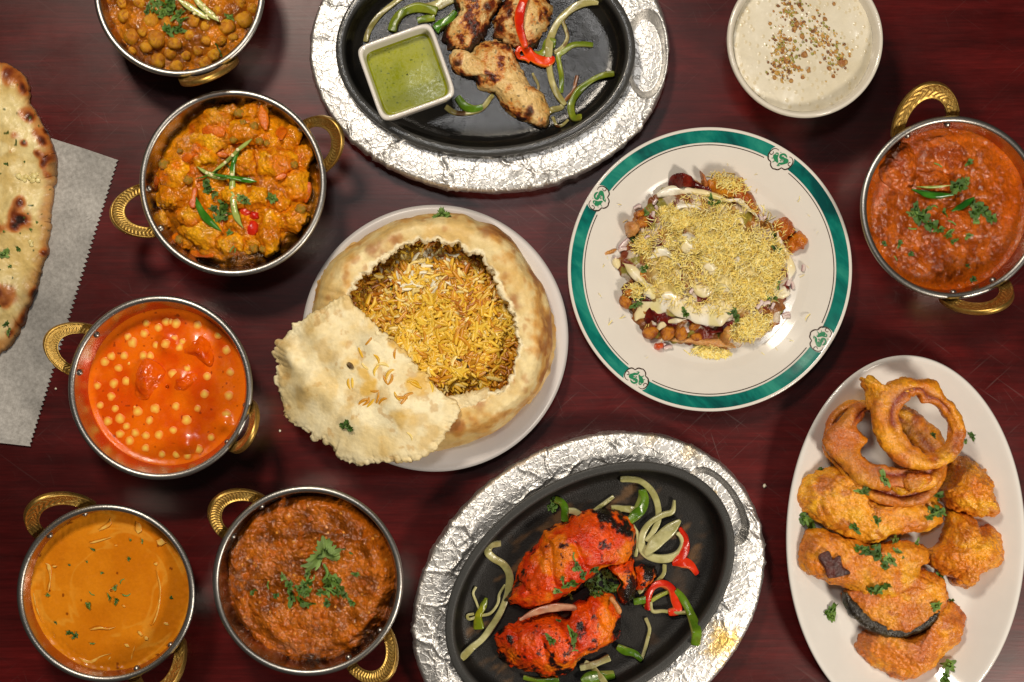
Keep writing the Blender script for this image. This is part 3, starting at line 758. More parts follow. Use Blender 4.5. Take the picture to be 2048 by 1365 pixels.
# ---- chickpea curry, top left
def chickpeas():
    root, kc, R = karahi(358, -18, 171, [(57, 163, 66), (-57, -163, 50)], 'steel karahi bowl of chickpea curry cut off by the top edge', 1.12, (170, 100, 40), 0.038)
    z = 0.036; k = K(0, 0, 2.437); f = 1 / 2.437
    def hf(V, U):
        F1, F2, cid, _ = voro(V, 150, 3)
        return 0.007 * (1 - sstep(0.6, 0.97, U + 0.12 * fbm(V, 40, 3, 7))) + 0.0020 * fbm(V, 90, 4, 4) + 0.0018 * (0.55 - F1) + 0.0007 * fbm(V, 330, 2, 6)
    def cf(V, U, d):
        n = fbm(V, 70, 5, 12); c = mix(lin(136, 72, 10), lin(204, 122, 24), 0.5 + 1.1 * n)
        return mix(c, lin(205, 128, 46), sstep(0.5, 0.85, noise(V, 260, 8)) * 0.6)
    s = surface('curry', kc, R, z, hf, cf, M['chunky'], 'thick brown chickpea gravy heaped in the topmost karahi bowl', 'curry', 130, 400)
    pts = [(740, 100, 40), (765, 195, 46), (850, 215, 37), (715, 225, 36), (1105, 130, 43), (1190, 95, 43), (945, 100, 34), (810, 105, 31), (605, 80, 36), (775, 300, 40), (860, 325, 37), (640, 180, 40), (830, 265, 32), (1000, 310, 36), (925, 170, 30), (1040, 270, 34), (690, 300, 30),
           (1165, 15, 32), (600, 22, 32), (682, 15, 32), (1232, 40, 28), (1000, 200, 26), (970, 250, 28), (1140, 190, 28), (900, 270, 28), (640, 250, 26), (1080, 200, 26), (700, 150, 28), (930, 40, 26), (1060, 50, 26), (1000, 130, 24)]
    base = None
    for i, q in enumerate(pts):
        px, py = k(q)[0][:2]; r = m(q[2] * f * 0.98, z)
        loc, n = hit(px, py, s)
        if i < 5:
            V, Fs = ball((0, 0, 0), 1.0, 14, 20, lambda D: 0.10 * noise(D, 1.8, i) + 0.04 * noise(D, 5, i + 3) - 0.10 * np.exp(-((D[:, 0] - 0.2) ** 2) * 30) * (D[:, 2] > 0) + 0.16 * np.exp(-((D[:, 0] - 0.95) ** 2 + D[:, 1] ** 2 + (D[:, 2] - .2) ** 2) * 12), flat=0.88)
            C = mix(lin(222, 158, 26), lin(190, 116, 16), 0.45 + 1.1 * fbm(V, 2.2, 4, i)); C = mix(C, lin(166, 86, 14), sstep(0.1, 0.6, fbm(V, 3.0, 4, i + 9)) * 0.8)
            me = mesh_data('chickpea', V, Fs, M['saucy'], C)
            if base is None: base = []
            base.append(me)
        o = inst('chickpea', base[i % len(base)], loc, Vector(rng.normal(0, 0.35, 3)) + Vector((0, 0, 1)), rng.uniform(0, 6.28), r, -r * (-0.05 if q[2] > 33 else -0.3))
        tag(o, 'plump golden chickpea half sunk in the brown gravy ' + where(px, py, (358, -18, 171)), 'chickpea', 'chickpeas in the topmost karahi bowl')
    ob = [s]
    for j, (path, w, lb) in enumerate(((((862, -6), (930, 38), (1020, 96)), 30, 'upper left of two split green chilli halves on the chickpea curry'), (((935, -20), (1000, 45), (1066, 104)), 34, 'lower right of two split green chilli halves on the chickpea curry'))):
        pth = k(*path); loc, _ = hit(*pth[1][:2], *ob)
        V, Fs, C = strip(pth, w * f, 0.003, loc.z + 0.004, n=50, k=14, e=0.8, taper=0.25, tip=0.2,
                         colf=lambda V, s_, p_: mix(mix(lin(78, 128, 40), lin(60, 108, 30), 0.5 + noise(V, 200, 2)), lin(196, 196, 120), ((np.sin(p_) > 0.62) * 0.9)))
        o = make('chilli_half', V, Fs, M['chilli'], None, C); tag(o, lb, 'chilli')
        for t in np.linspace(0.25, 0.9, 6):
            p = V[int(t * 49) * 14: int(t * 49) * 14 + 14].mean(0); p[2] += 0.0016
            V2, F2 = ball(p + np.append(rng.normal(0, 0.0008, 2), 0), 0.0013, 6, 9, flat=0.6)
            make('seed', V2, F2, M['cream'], o, np.tile(lin(230, 220, 165), (len(V2), 1)))
    greens([(x, y, w * f, *r) for x, y, w, *r in k((725, 40, 60), (765, 15, 66), (800, 35, 60), (870, 75, 66), (890, 100, 50), (862, 135, 60), (820, 152, 60), (875, 150, 50), (1120, 90, 46), (1060, 250, 56), (800, 65, 54), (835, 60, 50), (840, 30, 60), (790, 80, 44), (755, 55, 50), (720, 60, 40), (830, 10, 60), (1110, 75, 30))], ob,
           'chopped coriander leaf on the chickpea curry', GRP_C + 'chickpea curry', (358, -18, 171))
chickpeas()

# ---- mixed vegetable curry
def veg_curry():
    root, kc, R = karahi(465, 366, 186.5, [(-212, 64, 36), (178, -86, 42)], 'steel karahi bowl of cauliflower and pea curry with chilli slivers')
    z = 0.0335; k = K(0, 0, 2.437); f = 1 / 2.437
    def hf(V, U):
        F1, F2, cid, _ = voro(V, 110, 3); e = U + 0.13 * fbm(V, 45, 3, 7)
        return 0.013 * (1 - sstep(0.72, 1.04, e)) + 0.0028 * fbm(V, 60, 4, 4) + 0.002 * (0.55 - F1) + 0.0009 * fbm(V, 300, 3, 6) - 0.002 * sstep(0.92, 1.0, U)
    def cf(V, U, d):
        c = mix(lin(172, 94, 5), lin(224, 138, 12), 0.5 + fbm(V, 70, 5, 12)); return mix(c, lin(190, 70, 12), sstep(0.4, 0.8, noise(V, 120, 8)) * 0.5)
    s = surface('vegetable_curry', kc, R, z, hf, cf, M['chunky'], 'heaped golden brown curry sauce under the cauliflower pieces', 'curry', 140, 420)
    ob = [s]
    fl = [(1060, 580, 85, 62), (1240, 555, 70, 60), (1340, 790, 105, 100), (1430, 895, 90, 88), (1310, 1130, 70, 120), (1415, 1070, 88, 70), (1000, 1130, 130, 80), (860, 850, 95, 80), (845, 965, 85, 75), (1050, 690, 120, 66), (1180, 650, 90, 70), (1400, 690, 62, 80), (795, 1065, 36, 85),
          (1190, 790, 75, 70), (1250, 960, 85, 80), (1120, 1185, 85, 52), (1470, 775, 52, 70), (1100, 560, 60, 50), (930, 1050, 70, 66), (1290, 690, 80, 60), (1160, 1090, 70, 60), (905, 1170, 60, 44), (980, 760, 80, 60), (1150, 950, 80, 60), (1230, 1190, 60, 50), (1350, 980, 60, 60)]
    names = ['beside the right rim', 'floret']
    for i, (x, y, a, b) in enumerate(fl):
        a *= 0.98; b *= 0.98
        t = np.linspace(0, 2 * math.pi, 13, endpoint=False); ph = rng.uniform(0, 6.28)
        ol = k(*[(x + a * math.cos(q) * (1 + 0.16 * math.sin(3 * q + ph) + 0.07 * rng.normal()), y + b * math.sin(q) * (1 + 0.16 * math.sin(2 * q + ph) + 0.07 * rng.normal())) for q in t])
        cx_, cy_ = k((x, y))[0]; loc, _ = hit(cx_, cy_, s)
        hh = m(min(a, b) * f, z) * 0.75
        def dsp(P, U, i=i):
            F1, F2, cid, _ = voro(P + i, 230, i)
            G1, G2, gid, _ = voro(P + i, 560, i + 7)
            return 0.0022 * (0.55 - F1) * (0.4 + 0.6 * noise(P, 60, i + 4)) + 0.0016 * fbm(P, 110, 3, i) + 0.0010 * (0.5 - G1) * sstep(-0.2, 0.3, noise(P, 90, i + 2)) + 0.0005 * fbm(P, 420, 2, i)
        def cfl(V, U, d, i=i):
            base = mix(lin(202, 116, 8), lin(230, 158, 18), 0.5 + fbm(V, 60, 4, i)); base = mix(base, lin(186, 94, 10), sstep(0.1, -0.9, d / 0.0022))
            base = mix(base, lin(216, 104, 10), sstep(0.0, 0.7, fbm(V, 45, 3, i + 50)) * 0.75)
            return mix(base, lin(216, 176, 40), ((i % 3) == 0) * 0.35 * sstep(0.9, 0.1, U))
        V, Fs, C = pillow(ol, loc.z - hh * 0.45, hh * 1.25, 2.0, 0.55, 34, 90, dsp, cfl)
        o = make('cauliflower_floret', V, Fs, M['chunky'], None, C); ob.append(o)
        tag(o, 'sauce coated cauliflower floret ' + where(cx_, cy_, (465, 366, 186)) + ' of the vegetable curry', 'cauliflower', 'cauliflower florets in the vegetable curry')
    for i, (x, y, r) in enumerate([(803, 803, 31), (918, 880, 26), (1166, 555, 29), (1240, 618, 24), (1265, 690, 22), (1435, 805, 22), (1465, 1022, 29), (875, 1168, 23), (1240, 1212, 25), (1140, 685, 22), (1185, 600, 20), (1300, 700, 18), (1280, 1215, 20), (880, 740, 18)]):
        px, py = k((x, y))[0]; loc, n = hit(px, py, *ob); rr = m(r * f * 0.9, z)
        if i == 0:
            V, Fs = ball((0, 0, 0), 1.0, 12, 18, lambda D: 0.10 * noise(D, 2, 4), flat=0.92)
            pea = mesh_data('pea', V, Fs, M['saucy'], mix(mix(lin(146, 112, 18), lin(168, 126, 24), 0.5 + fbm(V, 1.5, 2, 3)), lin(206, 124, 16), sstep(0.0, 0.5, fbm(V, 1.8, 3, 9))))
        o = inst('pea', pea, loc, (0, 0, 1), rng.uniform(0, 6.28), rr, -rr * 0.35); tag(o, 'olive green pea ' + where(px, py, (465, 366, 186)) + ' of the vegetable curry', 'pea', 'peas in the vegetable curry')
    car = [((1272, 512), (1285, 570), (1302, 640), 40), ((1372, 615), (1378, 690), 40), ((950, 915), (940, 1015), 38), ((1508, 890), (1490, 990), 30), ((928, 1232), (985, 1240), (1052, 1250), 34), ((885, 775), (945, 760), 36), ((782, 870), (756, 930), 28), ((985, 640), (1040, 640), (1100, 655), 46), ((1395, 850), (1345, 872), 22), ((1060, 750), (1110, 760), 30)]
    for i, q in enumerate(car):
        pth = k(*q[:-1]); loc, _ = hit(*pth[0][:2], *ob); loc2, _ = hit(*pth[-1][:2], *ob)
        V, Fs, C = strip(pth, q[-1] * f, 0.0035, min(loc.z, loc2.z), n=30, k=12, seed=i, lift=[loc.z - min(loc.z, loc2.z), loc2.z - min(loc.z, loc2.z)], colf=lambda V, s_, p_: mix(lin(196, 84, 8), lin(222, 116, 16), 0.5 + 1.2 * fbm(V, 120, 4, 4)), tip=0.45, taper=0.25, wob=0.25)
        o = make('carrot_stick', V, Fs, M['saucy'], None, C); tag(o, 'orange carrot stick ' + where(*pth[1][:2], (465, 366, 186)) + ' of the vegetable curry', 'carrot', 'carrot sticks in the vegetable curry'); ob.append(o)
    for i, (x, y, r) in enumerate([(1228, 1115, 42), (1240, 1050, 30), (1195, 1030, 34)]):
        t = np.linspace(0, 2 * math.pi, 9, endpoint=False)
        ol = k(*[(x + r * math.cos(q) * rng.uniform(0.8, 1.15), y + r * 0.8 * math.sin(q) * rng.uniform(0.8, 1.15)) for q in t]); loc, _ = hit(*k((x, y))[0], *ob)
        V, Fs, C = pillow(ol, loc.z - 0.0008, 0.0035, 2.2, 0.6, 22, 50, lambda P, U: 0.0005 * noise(P, 200, i), lambda V, U, d: mix(lin(190, 26, 12), lin(208, 54, 20), 0.4 + noise(V, 220, 3)))
        o = make('tomato_piece', V, Fs, M['veg'], None, C); tag(o, ['largest red tomato piece near the bottom of the vegetable curry', 'small red tomato piece above the largest one in the vegetable curry', 'dull red tomato piece under the coriander in the vegetable curry'][i], 'tomato'); ob.append(o)
    chl = [(((1172, 722, 16), (1140, 800, 26), (1130, 890, 32), (1140, 1000, 34), (1160, 1070, 34), (1185, 1112, 22)), 'longest split green chilli running down the centre of the vegetable curry'), (((960, 962, 16), (972, 1010, 34), (1010, 1070, 40), (1080, 1130, 12)), 'thick glossy dark green chilli piece at lower left of the vegetable curry'),
           (((958, 812, 10), (1010, 845, 24), (1060, 862, 28), (1118, 875, 16)), 'pale split chilli strip left of the centre of the vegetable curry'), (((1232, 680, 22), (1160, 745, 20), (1090, 800, 18), (1040, 845, 10)), 'slanting green chilli sliver at the top of the vegetable curry'),
           (((1040, 855, 12), (1130, 868, 20), (1200, 878, 30), (1250, 885, 20)), 'dull green chilli strip right of the centre of the vegetable curry'), (((1110, 770, 8), (1060, 830, 12), (1000, 860, 8), (950, 872, 6)), 'thinnest curled chilli shaving over the vegetable curry')]
    f1 = f
    for i, (pth, lb) in enumerate(chl):
        kp = [(x, y, w * f1) for x, y, w in k(*pth)]
        zs = [hit(q[0], q[1], *ob)[0].z for q in kp]; z0 = min(zs)
        V, Fs, C = strip(kp, 8, 0.0028, z0 + 0.0016, n=60, k=12, e=0.85, lift=[q - z0 for q in zs], seed=i, colf=lambda V, s_, p_, i=i: mix(mix(lin(44, 104, 20), lin(74, 130, 36), 0.5 + noise(V, 160, 3)), lin(178, 186, 100), (np.sin(p_) > 0.5) * (0.75 if i in (0, 2, 3) else 0.0) * (s_ > (0.3 if i == 0 else 0))), tip=0.2, taper=0.15)
        o = make('chilli_strip', V, Fs, M['chilli'], None, C); tag(o, lb, 'chilli'); ob.append(o)
        if i in (0, 2, 3):
            for t in (0.35, 0.5, 0.7):
                p = V[int(t * 59) * 12: int(t * 59) * 12 + 12].mean(0); p[2] += 0.0018
                V2, F2 = ball(p, 0.0013, 6, 9, flat=0.6); make('seed', V2, F2, M['cream'], o, np.tile(lin(232, 222, 170), (len(V2), 1)))
    V2, F2 = [], []
    greens([(x, y, w * f, *r) for x, y, w, *r in k((1010, 895, 46), (1050, 945, 66), (1080, 1035, 70), (1110, 1062, 54), (1060, 1070, 50), (1200, 980, 56), (1175, 965, 50), (1335, 970, 56), (1315, 965, 40), (1120, 1140, 40), (1115, 810, 30), (1150, 1215, 40, 'stem'), (1020, 935, 50), (1090, 1000, 46), (1045, 1020, 46), (1130, 1215, 40, 'stem'), (1010, 920, 40))], ob,
           'chopped coriander leaf on the golden vegetable curry', GRP_C + 'vegetable curry', (465, 366, 186))
veg_curry()

# ---- rice pudding
def kheer():
    zr = 0.056; c = at(1611, 79, zr); c[2] = 0; R = m(156.5, zr)
    root = empty('pudding_bowl', c); tag(root, 'round cream white china bowl of rice pudding at the top', 'bowl')
    prof = [(1e-4, 0.008), (R * 0.30, 0.008), (R * 0.52, 0.011), (R * 0.72, 0.022), (R * 0.86, 0.038), (R * 0.925, zr - 0.004), (R * 0.945, zr - 0.0006), (R * 0.97, zr), (R * 0.992, zr - 0.0008), (R, zr - 0.003), (R * 0.965, zr - 0.012), (R * 0.86, 0.028), (R * 0.66, 0.013), (R * 0.5, 0.005), (R * 0.48, 0.0), (1e-4, 0.001)]
    V, F = lathe(c, prof[:9] + prof[9:], 180); make('bowl_body', V, F, M['cream_ceramic'], root)
    z = 0.047
    def hf(V, U):
        F1, F2, cid, _ = voro(V * np.array([1, 0.75, 1]), 300, 3); g = np.clip(0.42 - F1, 0, 1) * (cid > 0.55)
        return 0.0011 * g + 0.0006 * fbm(V, 60, 3, 4) - 0.0006 * sstep(0.9, 1, U)
    def cf(V, U, d):
        F1, F2, cid, _ = voro(V * np.array([1, 0.75, 1]), 300, 3)
        c_ = mix(lin(214, 206, 186), lin(203, 193, 168), 0.5 + fbm(V, 30, 4, 4)); return mix(c_, lin(196, 180, 142), ((F1 < 0.34) & (cid > 0.7)) * 0.55)
    V, Fs, C = disc_field(np.array([c[0], c[1], z]), R * 0.897, hf, cf, 150, 460)
    s = make('rice_pudding', V, Fs, M['kheer'], None, C); tag(s, 'creamy off white rice pudding topped with crushed nuts', 'rice pudding')
    k = K(1400, 0, 2.1328)
    cl = [(380, 50, 34, 40, 85), (350, 190, 28, 50, 130), (365, 275, 34, 40, 115), (520, 165, 44, 42, 100), (590, 240, 28, 40, 75), (460, 95, 60, 55, 60), (450, 220, 90, 80, 40), (330, 290, 26, 30, 40)]
    parts = []; big = 0
    tri = []
    for (x, y, sx, sy, n) in cl:
        for _ in range(n):
            px, py = k((rng.normal(x, sx * 0.85), rng.normal(y, sy * 0.85)))[0]; tri.append((px, py, abs(rng.normal(1.4, 0.9)) + 0.7))
    for px, py, sz in [(1609, 110, 6.5), (1604, 73, 5), (1593, 48, 5), (1549, 156, 4.5), (1683, 127, 8), (1650, 39, 4.5), (1617, 142, 4), (1658, 137, 4.5), (1605, 155, 4), (1582, 162, 4), (1667, 153, 4), (1589, 58, 5), (1690, 124, 5), (1657, 90, 4), (1540, 48, 3.5), (1668, 8, 3.5), (1628, 36, 4), (1580, 80, 4.5), (1570, 120, 4.5), (1565, 98, 4)]:
        loc, n = hit(px, py, s); r = m(sz, z) * 1.05
        V, Fs = ball((0, 0, 0), 1, 6, 9, lambda D: 0.35 * noise(D, 1.6, big), flat=0.6)
        me = mesh_data('nut_piece', V, Fs, M['nut'], mix(lin(150, 92, 44), lin(176, 132, 66), 0.5 + noise(V, 1.5, big)), smooth=False)
        o = inst('nut_piece', me, loc, n, rng.uniform(0, 6.28), r, -r * 0.2); tag(o, 'larger brown nut piece ' + where(px, py, (1611, 79, 156)) + ' of the rice pudding', 'nut', 'larger nut pieces on the rice pudding'); big += 1
    for px, py, sz in tri:
        loc, n = hit(px, py, s); r = m(sz, z)
        V, Fs = ball(np.array(loc) + [0, 0, r * 0.2], r, 4, 6, lambda D: 0.4 * noise(D + px, 1.3, 3), flat=0.7)
        cc = [lin(186, 142, 62), lin(168, 112, 46), lin(148, 140, 58), lin(200, 164, 92), lin(122, 78, 36)][int(rng.integers(5))]
        parts.append((V, Fs, np.tile(cc, (len(V), 1))))
    V, Fs, C = merge(parts); o = make('nut_crumbs', V, Fs, M['nut'], None, C, smooth=False)
    tag(o, 'fine brown and green crushed pistachio crumbs sprinkled on the rice pudding', 'nut crumbs', kind='stuff')
kheer()

# ------------------------------------------------------------------ sizzler platters
def platter(pan_c, foil_c, pan_ab, foil_ab, rot, iron, seed, which, stains=()):
    ro = math.radians(rot)
    zf = 0.021
    fc = at(*foil_c, zf); fc[2] = 0; a, b = m(foil_ab[0], zf), m(foil_ab[1], zf)
    pc = at(*pan_c, 0.03); pc[2] = 0; pa, pb = m(pan_ab[0], 0.03), m(pan_ab[1], 0.03)
    # foil wrapped underliner: ring of crinkled foil round a recess for the pan
    n = 900; th = np.linspace(0, 2 * math.pi, n, endpoint=False)
    def ell(c, A, B): 
        x, y = A * np.cos(th), B * np.sin(th)
        return np.stack([c[0] + x * math.cos(ro) - y * math.sin(ro), c[1] + x * math.sin(ro) + y * math.cos(ro)], 1)
    O = ell(fc, a, b); I = ell(pc, pa - 0.004, pb - 0.004)
    outer = [(0.30, 0.002), (0.12, 0.004), (0.03, 0.010), (0.0, 0.0155), (0.008, 0.0180), (0.03, 0.0200), (0.06, 0.0212)]
    prof = outer + [(s, 0.0216 + 0.0012 * math.sin(s * math.pi)) for s in np.linspace(0.1, 0.92, 40)] + [(0.96, 0.0205), (1.0, 0.016), (1.06, 0.006), (1.3, 0.005)]
    rows = []
    for s, z in prof:
        p = O + (I - O) * s; rows.append(np.stack([p[:, 0], p[:, 1], np.full(n, z)], 1))
    rows.append(np.tile([pc[0], pc[1], 0.005], (n, 1)) * 0.3 + np.stack([I[:, 0], I[:, 1], np.full(n, 0.005)], 1) * 0.7)
    V = np.vstack(rows); F = gfaces(len(rows), n)
    # finger scoop beside the pan at the end of the long axis
    sc = at(*((1293, 108) if which == 'top' else (1437, 1012)), zf); ax = np.array([math.cos(ro), math.sin(ro)])
    dx = (V[:, 0] - sc[0]) * ax[0] + (V[:, 1] - sc[1]) * ax[1]; dy = -(V[:, 0] - sc[0]) * ax[1] + (V[:, 1] - sc[1]) * ax[0]
    q = np.sqrt((dx / 0.0155) ** 2 + (dy / 0.033) ** 2)
    V[:, 2] = np.where((V[:, 2] > 0.012), np.maximum(V[:, 2] - 0.011 * sstep(1.05, 0.80, q), 0.0065), V[:, 2])
    # crumple: every facet of foil leans its own way
    h = np.zeros(len(V)); W = V.copy(); W[:, 0] += 0.004 * fbm(V, 60, 3, seed); W[:, 1] += 0.004 * fbm(V, 60, 3, seed + 9)
    for f_, am, sd in ((34, 0.060, 1), (80, 0.105, 2), (190, 0.080, 3)):
        F1, F2, cid, off = voro(W, f_, seed + sd); an = cid * 62.8
        h += 0.50 * am * (np.cos(an) * off[:, 0] + np.sin(an) * off[:, 1]) / f_ * (0.4 + 0.6 * (cid * 7 % 1)) + 0.035 * np.exp(-((F2 - F1) / 0.09) ** 2) / f_
    N = vnormals(V, F); calm = (1 - 0.75 * sstep(1.08, 0.8, q)) * (0.35 + 0.65 * sstep(-0.35, 0.25, fbm(V, 32, 2, seed + 50)))
    V = V + N * (h * calm)[:, None] * 1.0
    ed = np.repeat([1.0 if s <= 0.0 else 0 for s, z in prof] + [0], n)
    V[:, :2] += (N[:, :2] * (ed * 0.0009 * noise(V, 120, seed + 4))[:, None])
    C = np.tile([0.74, 0.725, 0.70], (len(V), 1))
    for (x, y, r, am) in stains:
        p = at(x, y, zf); d = np.hypot(V[:, 0] - p[0], V[:, 1] - p[1]) / m(r)
        C = mix(C, lin(214, 176, 84), am * 0.75 * sstep(0.1, 0.9, np.exp(-d ** 2) + 0.6 * fbm(V, 220, 4, 3)) * (d < 1.7))
    f = make('foil_underliner', V, [F], M['foil'], None, C)
    tag(f, 'oval underliner wrapped in crinkled silver foil holding the ' + ('upper black pan with the chutney dish' if which == 'top' else 'lower black pan of red chicken'), 'foil platter')
    # cast iron pan
    prof = smooth_prof([(0.010, 0.008), (0.003, 0.018), (0.0, 0.0285)], 8) + smooth_prof([(0.0002, 0.0305), (0.0012, 0.0315), (0.0052, 0.0315), (0.0066, 0.0302)], 10) + smooth_prof([(0.0078, 0.0250), (0.0108, 0.0180), (0.0155, 0.0148), (0.024, 0.0137), (0.040, 0.0135)], 20)
    prof += [(0.04 + (min(pa, pb) - 0.0405) * t, 0.0135) for t in np.linspace(0.05, 1, 26)]
    V, F = lathe(pc, prof, 360, ell=(pa, pb, ro)); V2 = V.copy()
    V[:, 2] += 0.00007 * fbm(V, 220, 3, 3)
    flo = sstep(0.0155, 0.0145, V[:, 2])
    C = mix(np.tile([0.007, 0.0065, 0.006], (len(V), 1)), [0.012, 0.011, 0.009], 0.5 + fbm(V, 60, 4, 5))
    C = mix(C, [0.055, 0.055, 0.053], sstep(0.0285, 0.0305, V[:, 2]) * 0.8)
    if which != 'top':
        C = mix(C, lin(92, 66, 42), flo * sstep(0.35, 0.75, fbm(V * np.array([1, 1, 1]), 45, 4, 77)) * 0.7)
        C = mix(C, [0.022, 0.020, 0.0185], flo * 0.5); C = mix(C, lin(98, 72, 46), flo * sstep(0.42, 0.8, fbm(V @ np.array([[0.83, 0.55, 0], [-1.6, 2.4, 0], [0, 0, 1.0]]).T, 30, 4, 57)) * 0.8)
    o = make('cast_iron_pan', V, [F[:, ::-1]], iron, None, C)
    tag(o, 'black oval cast iron pan, ' + ('oily, with chutney dish and pale grilled chicken' if which == 'top' else 'dry, with bright red roast chicken'), 'sizzler pan')
    return o, f
ONION = (lin(178, 170, 112), lin(138, 130, 72))
def band_col(a, b, seed=0, edge=None, char=0.0):
    def f(V, s, p):
        c = mix(a, b, 0.5 + fbm(V, 90, 4, seed))
        if edge is not None: c = mix(c, edge, (np.abs(np.cos(p)) > 0.86) * 0.7)
        if char: c = mix(c, lin(92, 52, 22), char * sstep(0.15, 0.6, fbm(V, 110, 4, seed + 7)))
        return c
    return f
def put_strip(name, cat, label, path, w, thick, pan_objs, colf, mat='veg', lift=0.0, roll=0.0, seed=0, n=70, zmin=None, **kw):
    zs = [hit(q[0], q[1], *pan_objs)[0].z for q in path]
    z0 = min(zs) if zmin is None else zmin
    lf = [q - z0 + lift for q in zs]
    kw.setdefault('e', 0.42); kw.setdefault('tip', 0.8); kw.setdefault('taper', 0.02); kw.setdefault('wob', 0.1)
    if not np.ndim(roll) and roll == 0: roll = list(np.random.default_rng(seed + 40).uniform(-0.55, 0.55, 5))
    V, Fs, C = strip(path, w, thick * 0.8, z0, n=n, k=14, seed=seed, colf=colf, lift=lf, roll=roll, **kw)
    o = make(name, V, Fs, M[mat], None, C); tag(o, label, cat); return o
def meat(name, label, outline, z0, h, colf, mat, seed, amp=0.0016, grooves=(), zref=None, nr=70, nt=260, p=2.2, q=0.6, fq=75, rag=0.0012):
    def dsp(P, U):
        d = amp * 0.7 * fbm(P, fq, 4, seed) + amp * 0.9 * noise(P, fq * 0.5, seed + 3) + amp * 0.16 * fbm(P, 330, 3, seed + 9)
        for g in grooves:
            gp = spline([at(x, y, z0 + h) for x, y in g], 40, False)
            dist = np.min(np.hypot(P[:, 0][:, None] - gp[:, 0], P[:, 1][:, None] - gp[:, 1]), 1)
            d = d - 0.0032 * np.exp(-(dist / 0.0024) ** 2)
        return (d + amp * 0.10 * fbm(P, 620, 2, seed + 12)) * sstep(0, 0.3, 1.3 - U)
    V, Fs, C = pillow(outline, z0, h, p, q, nr, nt, dsp, None, rag=rag, seed=seed, zref=zref)
    U_ = np.concatenate([np.repeat(np.concatenate([np.linspace(0.03, 0.9, nr - 10), np.linspace(0.92, 1, 10)]), nt), np.ones(2 * nt), [0, 1]])
    C = colf(V, U_)
    o = make(name, V, Fs, M[mat], None, C); tag(o, label, 'chicken'); return o

